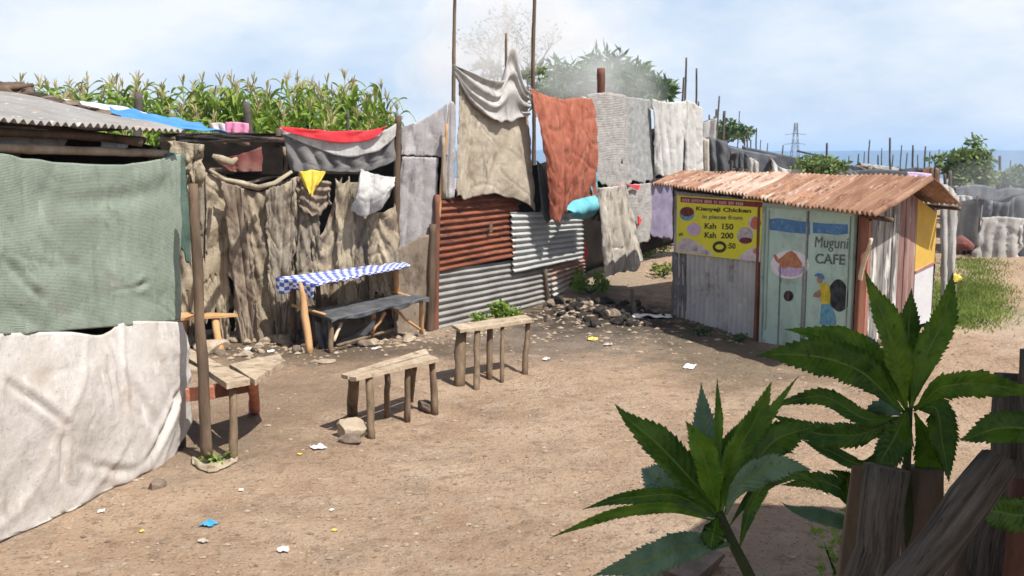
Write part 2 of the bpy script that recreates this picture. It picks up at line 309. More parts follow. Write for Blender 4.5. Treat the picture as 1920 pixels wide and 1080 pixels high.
# big serrated leaf: side veins from the leaf's own uv
def leafmat(name, c1, c2, trans, rough):
    m = mat(name, c1, c2, 14, rough=rough, bump=0, trans=trans, spec=.3, lo=.4, hi=.6)
    n = m.node_tree.nodes; l = m.node_tree.links; b = n['Principled BSDF']
    uv = n.new('ShaderNodeTexCoord'); s = n.new('ShaderNodeSeparateXYZ'); l.new(uv.outputs['UV'], s.inputs[0])
    ab = n.new('ShaderNodeMath'); ab.operation = 'ABSOLUTE'; l.new(s.outputs[1], ab.inputs[0])
    ma = n.new('ShaderNodeMath'); ma.operation = 'MULTIPLY_ADD'; ma.inputs[1].default_value = -.16; l.new(ab.outputs[0], ma.inputs[0]); l.new(s.outputs[0], ma.inputs[2])
    mu = n.new('ShaderNodeMath'); mu.operation = 'MULTIPLY'; mu.inputs[1].default_value = 78; l.new(ma.outputs[0], mu.inputs[0])
    si = n.new('ShaderNodeMath'); si.operation = 'SINE'; l.new(mu.outputs[0], si.inputs[0])
    bp = n.new('ShaderNodeBump'); bp.inputs['Strength'].default_value = .2; bp.inputs['Distance'].default_value = .004; l.new(si.outputs[0], bp.inputs['Height']); l.new(bp.outputs[0], b.inputs['Normal'])
    return m
M['leaf'] = leafmat('leaf_green', (.075, .185, .010), (.17, .31, .022), .40, .42)
M['leaf_dark'] = leafmat('leaf_dark', (.036, .105, .007), (.09, .19, .014), .32, .40)
M['leaf_blue'] = leafmat('leaf_blue', (.09, .175, .10), (.15, .24, .14), .18, .5)
M['leaf_young'] = leafmat('leaf_young', (.09, .22, .014), (.17, .33, .025), .40, .45)
M['rib'] = mat('rib', (.12, .20, .04), (.18, .26, .06), 9, bump=0, trans=.2)
M['stem'] = mat('stem', (.025, .038, .012), (.05, .06, .022), 9, bump=.3)

# ground
def groundmat():
    m = bpy.data.materials.new('dirt'); m.use_nodes = True; n = m.node_tree.nodes; l = m.node_tree.links; b = n['Principled BSDF']
    b.inputs['Roughness'].default_value = .95; b.inputs['Specular IOR Level'].default_value = .1
    t = n.new('ShaderNodeTexCoord')
    def nt(sc, det=10, rg=.62):
        q = n.new('ShaderNodeTexNoise'); q.inputs['Scale'].default_value = sc; q.inputs['Detail'].default_value = det; q.inputs['Roughness'].default_value = rg; l.new(t.outputs['Object'], q.inputs['Vector']); return q.outputs['Fac']
    def mr(s, a, c): q = n.new('ShaderNodeMapRange'); q.inputs[1].default_value = a; q.inputs[2].default_value = c; l.new(s, q.inputs[0]); return q.outputs[0]
    def mul(a, c):
        q = n.new('ShaderNodeMath'); q.operation = 'MULTIPLY'; l.new(a, q.inputs[0])
        if isinstance(c, (int, float)): q.inputs[1].default_value = c
        else: l.new(c, q.inputs[1])
        return q.outputs[0]
    def mix(f, a, c):
        q = n.new('ShaderNodeMix'); q.data_type = 'RGBA'; l.new(f, q.inputs[0])
        for i, x in ((6, a), (7, c)):
            if isinstance(x, tuple): q.inputs[i].default_value = (*x, 1)
            else: l.new(x, q.inputs[i])
        return q.outputs[2]
    col = mix(mr(nt(.9), .35, .65), (.35, .236, .156), (.485, .355, .250))
    col = mix(mul(mr(nt(3.3), .5, .68), .6), col, (.47, .37, .275))
    col = mix(mul(mr(nt(7), .53, .66), .6), col, (.21, .15, .10))
    col = mix(mul(mr(nt(1.7), .54, .68), .5), col, (.23, .175, .13))
    col = mix(mul(mr(nt(38), .60, .70), .7), col, (.17, .11, .07))
    col = mix(mul(mr(nt(55), .62, .70), .8), col, (.56, .46, .35))
    def vor(sc, rn=1):
        q = n.new('ShaderNodeTexVoronoi'); q.inputs['Scale'].default_value = sc; q.inputs['Randomness'].default_value = rn; l.new(t.outputs['Object'], q.inputs['Vector']); return q
    v1 = vor(34); v2 = vor(13); cl_ = n.new('ShaderNodeSeparateColor'); l.new(v1.outputs['Color'], cl_.inputs[0])
    peb = mul(mr(v1.outputs['Distance'], .42, .30), mr(cl_.outputs[0], .72, .80))
    col = mix(mul(peb, .75), col, (.47, .39, .30)); dk = mul(mr(v1.outputs['Distance'], .42, .30), mr(cl_.outputs[1], .80, .88)); col = mix(mul(dk, .7), col, (.15, .11, .08))
    # burnt and trampled patches, and other darker or greener patches of soil
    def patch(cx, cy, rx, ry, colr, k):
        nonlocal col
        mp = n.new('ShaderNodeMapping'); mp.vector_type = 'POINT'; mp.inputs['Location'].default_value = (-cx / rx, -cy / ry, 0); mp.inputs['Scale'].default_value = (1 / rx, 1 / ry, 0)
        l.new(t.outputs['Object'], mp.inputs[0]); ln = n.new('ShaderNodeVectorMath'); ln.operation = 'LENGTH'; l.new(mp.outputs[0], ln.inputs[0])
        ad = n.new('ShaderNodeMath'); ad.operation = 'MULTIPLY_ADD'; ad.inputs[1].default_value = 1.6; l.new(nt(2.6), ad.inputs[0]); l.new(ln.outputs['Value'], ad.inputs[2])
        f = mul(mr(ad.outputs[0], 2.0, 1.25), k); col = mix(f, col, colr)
    patch(.5, 13.2, 2.1, 1.6, (.20, .165, .135), .8)
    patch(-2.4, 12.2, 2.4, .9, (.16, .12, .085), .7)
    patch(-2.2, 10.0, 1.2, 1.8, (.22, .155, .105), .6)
    patch(2.6, 12.2, 1.0, 2.6, (.13, .11, .08), .7)
    patch(1.5, 17.6, 1.2, 1.6, (.30, .25, .19), .7)
    patch(7.15, 15.2, 1.0, 2.4, (.16, .17, .06), .9)
    patch(-3.0, 8.2, 1.5, 1.0, (.22, .165, .12), .6)
    # paler road on the right and beyond
    patch(7.2, 11.5, 1.6, 4.5, (.50, .40, .31), .6)
    patch(1.9, 14.2, 2.2, 1.3, (.11, .092, .075), .8)
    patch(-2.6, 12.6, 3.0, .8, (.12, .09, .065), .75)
    patch(1.3, 15.3, 1.6, 1.5, (.045, .038, .032), .95)
    l.new(col, b.inputs['Base Color'])
    bp = n.new('ShaderNodeBump'); bp.inputs['Strength'].default_value = .9; bp.inputs['Distance'].default_value = .045; l.new(nt(18, 12, .7), bp.inputs['Height'])
    bp2 = n.new('ShaderNodeBump'); bp2.inputs['Strength'].default_value = .5; bp2.inputs['Distance'].default_value = .012; l.new(nt(75, 5), bp2.inputs['Height']); l.new(bp.outputs[0], bp2.inputs['Normal'])
    bp3 = n.new('ShaderNodeBump'); bp3.inputs['Strength'].default_value = .8; bp3.inputs['Distance'].default_value = .012; l.new(peb, bp3.inputs['Height']); l.new(bp2.outputs[0], bp3.inputs['Normal'])
    bp4 = n.new('ShaderNodeBump'); bp4.inputs['Strength'].default_value = .6; bp4.inputs['Distance'].default_value = .06; l.new(nt(4.5, 6), bp4.inputs['Height']); l.new(bp3.outputs[0], bp4.inputs['Normal'])
    l.new(bp4.outputs[0], b.inputs['Normal']); return m

# ================================================================ SETTING
def axis(a, b, st, lo, hi):
    r = []; x = a
    while x < b: r.append(x); x += st
    g = st; x = r[-1]
    while x < hi: g *= 1.35; x += g; r.append(x)
    g = st; x = a; q = []
    while x > lo: g *= 1.35; x -= g; q.append(x)
    return q[::-1] + r
xs = axis(-6, 10, .075, -4000, 4000); ys = axis(4.5, 21, .075, -60, 6000)
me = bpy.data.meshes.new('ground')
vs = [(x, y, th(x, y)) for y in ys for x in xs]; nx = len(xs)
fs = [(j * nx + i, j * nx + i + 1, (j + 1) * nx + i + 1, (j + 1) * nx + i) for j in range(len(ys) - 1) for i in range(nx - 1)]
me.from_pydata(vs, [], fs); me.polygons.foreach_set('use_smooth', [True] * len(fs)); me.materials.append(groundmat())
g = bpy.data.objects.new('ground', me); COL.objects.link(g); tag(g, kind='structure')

# hills far away across the lake plain
b = MB()
def hf(u, v):
    x = -1700 + 5800 * u; y = 2200 + 1200 * v
    top = 65 + 4 * nz3(x * .0017, 1) - 4.5 * sm(1200, 2200, x) + 1.2 * nz3(x * .012, 2)
    return Vector((x, y, -33 + top * math.sin(min(1, v * 1.3) * math.pi / 2)))
b.grid(160, 14, hf); tag(b.build('hills', M['hill'], smooth=True), kind='structure')

# ================================================================ CLOTH
def cr(pts, u):
    n = len(pts) - 1
    if n == 0: return pts[0]
    x = u * n; i = min(n - 1, int(x)); t = x - i
    if n == 1: return tuple(a + (b_ - a) * t for a, b_ in zip(pts[0], pts[1]))
    p0 = pts[max(0, i - 1)]; p1 = pts[i]; p2 = pts[i + 1]; p3 = pts[min(n, i + 2)]
    return tuple(.5 * (2 * b_ + (c - a) * t + (2 * a - 5 * b_ + 4 * c - d) * t * t + (3 * b_ - a - 3 * c + d) * t ** 3) for a, b_, c, d in zip(p0, p1, p2, p3))
def seg_d(x, y, a):
    x0, y0, x1, y1, dep, wd = a; dx, dy = x1 - x0, y1 - y0; t = max(0, min(1, ((x - x0) * dx + (y - y0) * dy) / (dx * dx + dy * dy)))
    e = math.hypot(x - x0 - dx * t, y - y0 - dy * t) / wd
    return -dep * math.exp(-e * e) * math.sin(math.pi * (.12 + .76 * t)) + dep * .6 * math.exp(-(e - 1.7) ** 2) * math.sin(math.pi * (.12 + .76 * t))
def drape(name, top, bot, pl, m, label=None, cat='cloth', group=None, nu=64, nv=56, fold=.03, ff=5, crease=.025, cs=7, jag=.02, push=0, seed=0, sagy=0, parent=None, thick=.006, holes=0, grow=1, horiz=0, rag=.03, mea=.30, scal=0, segs=()):
    """cloth hung between a top and a bottom edge, both given as measured points on plane pl"""
    b = MB(); s = seed * 3.17
    Lx = (pl(*top[-1][:2]) - pl(*top[0][:2])).length; Ly = (pl(*top[0][:2]) - pl(*bot[0][:2])).length
    n = pl.n if pl.n.dot(CP - pl(*top[0][:2])) > 0 else -pl.n
    def fn(u, v):
        jj = 1 + jag * nz3(u * 9 + s, 4, s) * 2 * (v > .7)
        a = pl(*cr(top, u)); c = pl(*cr(bot, u)); v2 = v * jj
        p = a.lerp(c, v2)
        amp = .35 + .65 * v if grow else 1
        q = math.pi * (ff * u + mea * nz3(v * 1.6, s) + (mea - .3) * nz3(v * 3 + u * 2, u * 2, s) + .45 * nz3(u * 3, s + 5))
        d = fold * amp * 1.6 * (abs(math.sin(q)) ** .8 - .6)
        X = u * Lx; Z = v * Ly
        d += crease * .55 * nz3(X * 1.7 + s, Z * .8, s) + crease * .22 * nz3(X * cs * 1.4, Z * cs * .7, s + 9)
        for (ca, cb, ck, cw) in ((2.2, .7, .34, 8), (1.4, -1.9, .20, 10), (4.6, 1.3, .16, 7), (7.5, 3.1, .09, 6), (3.4, -4.2, .10, 8)):
            d -= crease * ck * max(0, 1 - abs(nz3(X * ca + Z * .5 * ca * .3 + s, Z * cb + X * .6, s + ca)) * cw)
        d += push * math.sin(math.pi * min(1, v)) + horiz * math.sin(math.tau * (3.1 * v + .6 * nz3(u * 2, v * 2, s)))
        d += fold + crease
        for a_ in segs: d += seg_d(X, Z, a_)
        if scal: p.z -= scal * abs(math.sin(math.pi * (ff * .6 * u + s))) * (1 - v) ** 2; d += scal * .8 * math.sin(math.tau * (v * 3.5 - 1.1 * abs(math.sin(math.pi * (ff * .5 * u + s))))) * (1 - v * .4)
        e_ = 2 * u - 1; sd = abs(e_) ** 5 * (1 if e_ > 0 else -1)
        p = p + n * d + pl.t * (rag * nz3(v * Ly * 3.5 + s, sd * 3, s) * abs(sd) + rag * .5 * nz3(v * Ly * 11, sd * 3, s) * abs(sd))
        p.z += .012 * nz3(u * 14, s, 2) * (1 if v < .05 or v > .95 else 0)
        return p
    b.grid(nu, nv, fn, lambda u, v: (u * Lx, v * Ly))
    if holes:
        rnd = random.Random(seed); kill = set()
        for _ in range(holes):
            ci = rnd.randrange(3, nu - 3); cj = rnd.randrange(4, nv - 3)
            for di in range(-1, 2):
                for dj in range(-1, 2):
                    if abs(di) + abs(dj) < 2 and rnd.random() < .85: kill.add((cj + dj) * nu + ci + di)
        keep = [k for k in range(len(b.f)) if k not in kill]; b.f = [b.f[k] for k in keep]; b.uv = [b.uv[k] for k in keep]; b.mi = [0] * len(keep)
    o = b.build(name, m, parent, smooth=True, solid=thick)
    if label: tag(o, label, cat, group)
    return o
def corr(name, c4, m, along='v', pitch=.085, amp=.014, dent=.01, seed=0, parent=None, label=None, cat=None, group=None, nlong=24):
    """corrugated sheet on four 3D corners (tl, tr, br, bl); ridges run along u or v"""
    tl, tr, br, bl = [Vector(p) for p in c4]; n = (tr - tl).cross(bl - tl).normalized()
    W_ = (tr - tl).length; H_ = (bl - tl).length; b = MB()
    if along == 'v': nu = int(W_ / pitch * 6); nv = nlong
    else: nv = int(H_ / pitch * 6); nu = nlong
    def fn(u, v):
        p = tl.lerp(tr, u).lerp(bl.lerp(br, u), v)
        q = u * W_ if along == 'v' else v * H_
        r = v * H_ if along == 'v' else u * W_
        d = amp * math.sin(q / pitch * math.tau) * (1 + .25 * nz3(q * 2, r * 2, seed)) + dent * nz3(q * 1.3, r * 1.6, seed + 4) * 2
        return p + n * d + (bl - tl).normalized() * (.012 * nz3(u * 9, seed) if v > .99 or v < .01 else 0)
    b.grid(nu, nv, fn); o = b.build(name, m, parent, smooth=True, solid=.003)
    if label: tag(o, label, cat, group)
    return o
def pole(name, a, c, r0, r1, m, parent=None, bend=.02, seg=9, label=None, cat='pole', group=None, seed=None):
    a = Vector(a); c = Vector(c); b = MB(); s = seed if seed is not None else random.random() * 20; n = max(4, int((c - a).length / .12))
    pts = []; rr = []
    for k in range(n + 1):
        t = k / n; p = a.lerp(c, t); f_ = math.sin(math.pi * t)
        p += Vector((nz3(t * 2.5 + s, 1), nz3(t * 2.5, s), 0)) * bend * 2 * f_
        pts.append(p); rr.append((r0 + (r1 - r0) * t) * (1 + .10 * nz3(t * 9, s)))
    b.tube(pts, rr, seg, .10, s, groove=.06 if seg > 15 else 0)
    o = b.build(name, m, parent, smooth=True)
    if label: tag(o, label, cat, group)
    return o
def board(name, a, c, wdt, thk, m, parent=None, side=None, label=None, cat=None, group=None, jit=.006):
    a = Vector(a); c = Vector(c); ax = (c - a).normalized(); side = Vector(side or (0, 0, 1)); ay = (side - ax * side.dot(ax)).normalized(); az = ax.cross(ay)
    b = MB(); b.box((a + c) / 2, ax, ay, az, (c - a).length, wdt, thk, jit)
    o = b.build(name, m, parent, bevel=min(thk, wdt) * .2)
    if label: tag(o, label, cat, group)
    return o
def rockmesh(seed, sx, sy, sz, sub=3):
    bm = bmesh.new(); bmesh.ops.create_icosphere(bm, subdivisions=sub, radius=1); rr = random.Random(int(seed * 977))
    cuts = [(Vector((rr.gauss(0, 1), rr.gauss(0, 1), rr.gauss(0, .8))).normalized(), rr.uniform(.55, .85)) for _ in range(9)]
    for v in bm.verts:
        p = v.co; k = 1 + .35 * nz3(p.x * 1.1 + seed, p.y * 1.1, p.z * 1.1 + seed) + .10 * nz3(p.x * 4, p.y * 4 + seed, p.z * 4)
        p = p * k
        for pn, pd in cuts:
            ex = p.dot(pn) - pd
            if ex > 0: p = p - pn * ex
        p += p.normalized() * .04 * nz3(p.x * 7, p.y * 7, p.z * 7 + seed)
        v.co = Vector((p.x * sx, p.y * sy, max(-.35, p.z) * sz))
    me = bpy.data.meshes.new('rock'); bm.to_mesh(me); bm.free(); return me
def rock(name, loc, s, m, label, cat='stone', group=None, seed=None, sub=3):
    me = rockmesh(seed if seed is not None else random.random() * 50, *s, sub); me.materials.append(m); o = bpy.data.objects.new(name, me); COL.objects.link(o)
    o.location = Vector(loc) + Vector((0, 0, s[2] * .3)); o.rotation_euler = (0, 0, random.random() * 6); return tag(o, label, cat, group)

# ================================================================ LEFT SHACK
LA, LB = (-3.36, 5.75), (-2.74, 8.25)
pL = plane(LA, LB); pLi = plane(LA, LB, -.07 * -1)
sh = empty('shack', (-3.3, 7, 0), 'leftmost shack with grey corrugated roof behind the green sheet', 'shack')
E0 = Vector((-3.55, 4.6, 2.67)); E1 = Vector((-2.62, 8.08, 2.62)); R1 = Vector((-4.35, 8.85, 2.97)); R0 = Vector((-5.2, 5.2, 3.02))
corr('roof_sheet', (R0, R1, E1, E0), M['roof_grey'], 'v', .083, .015, .014, 3, sh)
bq = MB(); bq.quad([(-5.3, 5, .0), (-4.1, 8.6, .0), (-4.1, 8.6, 2.85), (-5.3, 5, 2.95)]); bq.quad([(-4.1, 8.6, 0), (-2.85, 8.15, 0), (-2.85, 8.15, 2.5), (-4.1, 8.6, 2.75)]); bq.build('back_wall', M['shade_dark'], sh, solid=.02)  # walls coloured near-black in place of the shade inside
pole('beam', (-3.63, 4.7, 2.50), (-2.80, 8.15, 2.45), .035, .03, M['wood_old'], sh, .02)
pole('beam', (-3.60, 4.7, 2.60), (-2.95, 8.05, 2.56), .03, .03, M['wood_dark'], sh, .02)
pole('post', G(388, 864), P(362, 345, 7.95), .045, .040, M['wood_dark'], sh, .02)
for yy in (5.2, 6.6, 8.1):
    t_ = (yy - 5.75) / 2.5; pole('post', (-3.36 + .62 * t_ - .09, yy, 0), (-3.36 + .62 * t_ - .12, yy, 2.5), .04, .035, M['wood_dark'], sh, .01)
pole('rafter', (-5.0, 8.0, 2.86), (-2.8, 7.6, 2.53), .03, .03, M['wood_dark'], sh, .01)
# junk under the eave
pU = plane(LA, LB, -.25)
drape('cloth', [(-40, 232), (60, 240), (120, 262)], [(-40, 275), (60, 280), (105, 285)], pU, M['canvas_grey'], 'olive grey rag stuffed under the grey roof at the far left', 'rag', fold=.02, ff=2, nu=20, nv=12, seed=3)
drape('cloth', [(175, 262), (205, 258), (225, 268)], [(180, 282), (200, 284), (225, 286)], pU, M['white_cloth'], 'small pale rag tucked under the grey roof beside the beam', 'rag', fold=.03, ff=3, nu=20, nv=12, seed=4, jag=.2)
# green sheet: tension folds measured on the sheet, in metres from its upper left corner
def onsheet(px, py):
    p = pL(px, py); o = pL(-260, 268); return ((p - o).dot(pL.t) if (pL(0, 300) - o).dot(pL.t) > 0 else -(p - o).dot(pL.t), o.z - p.z)
GS = []
for (x0, y0, x1, y1, dep, wd) in ((12, 455, 62, 494, .05, .05), (62, 494, 100, 512, .035, .04), (15, 540, 110, 565, .03, .07), (10, 560, 90, 600, .03, .06), (238, 480, 252, 470, .05, .03), (200, 488, 236, 480, .010, .02),
                                  (270, 505, 325, 535, .018, .02), (295, 490, 328, 520, .018, .02), (300, 475, 330, 505, .018, .02), (20, 330, 300, 325, .02, .10), (120, 345, 310, 320, .018, .07), (60, 400, 180, 470, .012, .05)):
    a_ = onsheet(x0, y0); b_ = onsheet(x1, y1); GS.append((a_[0], a_[1], b_[0], b_[1], dep * .38, wd * .75))
drape('cloth_sheet', [(-260, 268), (-120, 276), (0, 289), (90, 303), (200, 309), (265, 303), (333, 289)],
      [(-260, 640), (-120, 636), (0, 628), (90, 622), (200, 613), (300, 603), (334, 601)], pL, M['tarp_green'],
      'green ribbed sheet hanging over upper front of the left shack', 'sheet', nu=110, nv=80, fold=.006, ff=2, crease=.022, cs=2.0, jag=.0, seed=11, thick=.006, horiz=.004, segs=GS)
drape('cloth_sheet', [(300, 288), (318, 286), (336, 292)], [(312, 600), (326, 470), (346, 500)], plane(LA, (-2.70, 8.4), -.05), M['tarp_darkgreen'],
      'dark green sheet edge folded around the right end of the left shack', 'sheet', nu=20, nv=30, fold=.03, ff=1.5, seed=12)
# pale tarp bulging outwards at the foot
bt = MB(); pT = plane((-3.34, 5.75), (-2.68, 8.25), -.02)
topT = [(-260, 640), (-100, 632), (0, 625), (120, 622), (185, 628), (230, 605), (290, 602), (335, 604)]
botT = [(-260, 1120), (-100, 1050), (0, 1012), (80, 996), (160, 970), (235, 940), (300, 880), (352, 790)]
def tf(u, v):
    a = pT(*cr(topT, u)); px, py = cr(botT, u); c = pT(px, py)
    p = a.lerp(c, v)
    d = .02 + .05 * math.sin(math.pi * min(1, v * 1.0)) + .05 * v * v
    x = u * 3.2; y = v * 1.5
    d += .045 * nz3(x * 1.1, y * 1.1, 2) + .012 * nz3(x * 3.2 + y * 1.5, y * 2.6, 5) + .005 * nz3(x * 9, y * 8, 3)
    w1 = nz3(x * 1.1 + y * .8, y * .9 - x * .3, 9); d += .012 * (1 - min(1, abs(w1) * 12))
    w2 = nz3(x * 2.1 - y * 1.2, y * 1.7, 19); d -= .008 * (1 - min(1, abs(w2) * 11))
    for a_ in ((.9, .35, 1.35, .7, .03, .03), (1.35, .7, 1.4, 1.1, .02, .03), (.55, .95, .7, .93, .03, .015), (.3, 1.4, .5, 1.05, .02, .03), (2.2, .4, 2.6, 1.0, .02, .05), (2.7, .3, 2.9, .9, .02, .04), (1.9, .2, 2.0, .7, .016, .03), (2.5, 1.2, 3.0, .8, .03, .05), (.1, .15, .5, .1, .03, .03), (1.6, 1.0, 2.3, 1.25, .014, .04)): d += seg_d(x, y, a_)
    p += pT.n * d
    if p.z < th(p.x, p.y) + .01 and u < .8: p.z = th(p.x, p.y) + .01 + .01 * nz3(x * 6, y * 6)
    return p
bt.grid(110, 60, tf, lambda u, v: (u * 3.2, v * 1.5)); o = bt.build('cloth_sheet', M['tarp_pale'], smooth=True, solid=.006)
tag(o, 'dusty off white sheet covering the foot of the left shack below the green sheet', 'sheet')
# frayed hem lying on the ground
def hem(name, pts, wd, m, label, seed, hz=.03):
    b = MB()
    def f(u, v):
        px, py = cr(pts, u); p = G(px, py - (1 - v) * wd)
        p.z += .012 + hz * abs(nz3(u * 4 + seed, v * 2, 1)) * math.sin(math.pi * v) * 2; p.x += .02 * nz3(u * 9, v * 2, seed); return p
    b.grid(50, 8, f); o = b.build(name, m, smooth=True, solid=.004); return tag(o, label, 'cloth')
hem('cloth_scrap', [(360, 872), (390, 888), (420, 880), (444, 868)], 14, M['sack_pale'], 'crumpled cream rag on the ground at the foot of the brown posts', 5, .05)
drape('sack', [(300, 868), (318, 862), (334, 866)], [(296, 908), (322, 902), (346, 886)], plane((-3, 8.05), (-2, 8.0)), M['sack'], 'brown sacking scrap slumped at the right end of the off white sheet', 'sack', nu=24, nv=20, fold=.05, ff=2, crease=.1, seed=91, rag=.1)
drape('sack', [(325, 790), (340, 785), (352, 790)], [(330, 885), (345, 890), (357, 862)], plane((-3, 8.2), (-2, 8.2)), M['sack'], 'limp brown sack standing at the right end of the off white sheet', 'sack', nu=16, nv=20, fold=.04, ff=1.5)
rock('stone', G(292, 915), (.07, .06, .06), M['stone_dark'], 'small dark stone at the hem of the off white sheet')
# rags at the corner post
pR = plane((-4, 9.3), (0, 9.5))
drape('cloth', [(330, 264), (358, 268), (386, 272)], [(352, 318), (366, 356), (380, 336)], pR, M['sack_pale'], 'grey brown rag knotted over the beam end above the dark post', 'rag', nu=40, nv=50, fold=.05, ff=1.2, crease=.16, seed=21, jag=.3, rag=.10, mea=.8)
drape('cloth', [(366, 330), (380, 336), (390, 330)], [(376, 480), (384, 484), (392, 470)], pR, M['sack2'], 'long narrow tail of rag hanging just right of the dark post', 'rag', nu=20, nv=50, fold=.04, ff=1.5, seed=22, jag=.1)
pole('beam', P(325, 262, 9.6), P(530, 262, 12.6), .03, .03, M['wood_dark'], None, label='dark beam under the eave of the blue sheeted roof')

# ================================================================ SECOND ROOFS (blue sheet, black edge)
s2 = empty('shack', (-3.7, 10.3, 0), 'shack roofed with a blue plastic sheet behind the grey roof', 'shack')
q = [P(118, 187, 11.6), P(330, 232, 12.6), P(425, 248, 10.6), P(215, 232, 9.2)]
def quadsheet(name, c4, m, parent=None, nu=24, nv=16, amp=.02, seed=0, solid=.01):
    b = MB(); tl, tr, br, bl = c4; n = (tr - tl).cross(bl - tl).normalized()
    b.grid(nu, nv, lambda u, v: tl.lerp(tr, u).lerp(bl.lerp(br, u), v) + n * amp * nz3(u * 5, v * 4, seed), lambda u, v: (u, v)); return b.build(name, m, parent, smooth=True, solid=solid)
quadsheet('roof_cover', [P(205, 200, 11.0), P(345, 226, 12.2), P(428, 249, 10.6), P(215, 228, 9.1)], M['blue_tarp'], s2, amp=.05)
quadsheet('roof_sheet', [P(118, 186, 11.8), P(232, 200, 12.6), P(300, 220, 12.3), P(130, 196, 10.6)], M['pale_metal'], s2, amp=.01, seed=2)
quadsheet('roof_edge', [P(330, 250, 9.2), P(430, 250, 10.7), P(525, 262, 12.4), P(330, 268, 9.3)], M['char'], s2, amp=.03, seed=3)
quadsheet('back_wall', [P(330, 255, 13.2), P(530, 255, 13.2), P(530, 330, 13.2), P(330, 330, 13.2)], M['shade_dark'], s2, amp=.01, seed=3)  # near-black colour stands in for the shaded void under the roof
for k in range(4): pole('rafter', P(330 + 45 * k, 262 + 3 * k, 9.6 + .7 * k), P(300 + 45 * k, 262, 12.5), .03, .03, M['wood_dark'], s2)
s3 = empty('shack', (-4.9, 9.6, 0), 'dark tumbledown roof at the left edge above the grey roof', 'shack')
quadsheet('roof_sheet', [P(-60, 152, 9.6), P(42, 160, 9.9), P(62, 178, 9.2), P(-60, 182, 8.9)], M['wood_dark'], s3, amp=.08, seed=8, solid=.05)
pole('ridge_pole', P(40, 176, 9.2), P(225, 222, 9.4), .045, .03, M['char'], s3)
pole('ridge_pole', P(-20, 170, 9.1), P(62, 160, 9.4), .04, .02, M['wood_dark'], s3)
quadsheet('wall', [P(-60, 170, 9.7), P(60, 170, 9.9), P(300, 240, 9.9), P(-60, 260, 9.7)], M['shade_dark'], s3, amp=.01, seed=8)
for k, (px, py) in enumerate([(95, 188), (130, 197), (160, 204), (190, 214)]):
    rock('stone', P(px, py + 4, 9.2), (.13, .1, .05), M['stone_dark'], 'dark lump weighing down the dark roof edge above the grey sheet', group='weights on the left roofs', seed=k)
drape('cloth', [(397, 232), (415, 230), (430, 236)], [(400, 246), (415, 248), (430, 248)], atY(12), M['sign_white'], 'pale pink garment drying on the blue sheeted roof', 'garment', nu=14, nv=8, fold=.03, ff=2, seed=5)
drape('cloth', [(424, 230), (445, 229), (468, 232)], [(424, 249), (445, 250), (468, 250)], atY(11.9), M['pink'], 'bright pink cloth drying beside the blue sheeted roof', 'cloth', nu=16, nv=8, fold=.03, ff=3, seed=6)

# ================================================================ SACKING WALL at the back of the yard
BA, BB = (-4.6, 12.75), (-1.05, 14.15)
pB = plane(BA, BB); pBb = plane(BA, BB, -.25)
sw = empty('sacking_wall', (-3, 13.4, 0), 'frame of dark poles carrying the sacking at the back of the yard', 'wall')
bq = MB(); bq.quad([P(300, 250, 13.3), P(832, 250, 14.7), G(832, 585) + Vector((0, .4, -.1)), P(300, 660, 13.3)]); bq.build('shade_backing', M['shade_dark'], sw, solid=.03)  # near-black sheet painted as the shade between the sacks
pole('post', pB(738, 640), P(747, 217, 13.75), .055, .045, M['wood_dark'], sw, .02)
pole('post', pB(525, 640), pB(522, 240), .045, .035, M['wood_dark'], sw, .02)
pole('post', pB(537, 330), pB(533, 275), .03, .03, M['wood_old'], sw, .01)
pole('rail', pB(395, 318), pB(690, 325), .025, .02, M['wood_old'], sw, .05)
pole('rail', pB(440, 350), pB(545, 322), .03, .02, M['wood_old'], sw, .03)
pole('rail', pB(735, 290), pB(850, 294), .02, .02, M['post_rust'], sw, .01)
pole('post', P(832, 372, 14.0), P(832, 258, 14.0), .035, .03, M['wood_old'], sw, .01)
pole('post', P(822, 420, 14.0), P(838, 232, 14.0), .022, .02, M['wood_orange'], sw, .01)
pole('post', P(806, 632, 13.9), P(812, 420, 13.95), .06, .05, M['wood_dark'], sw, .01)
SG = 'sacking pieces on the back wall'
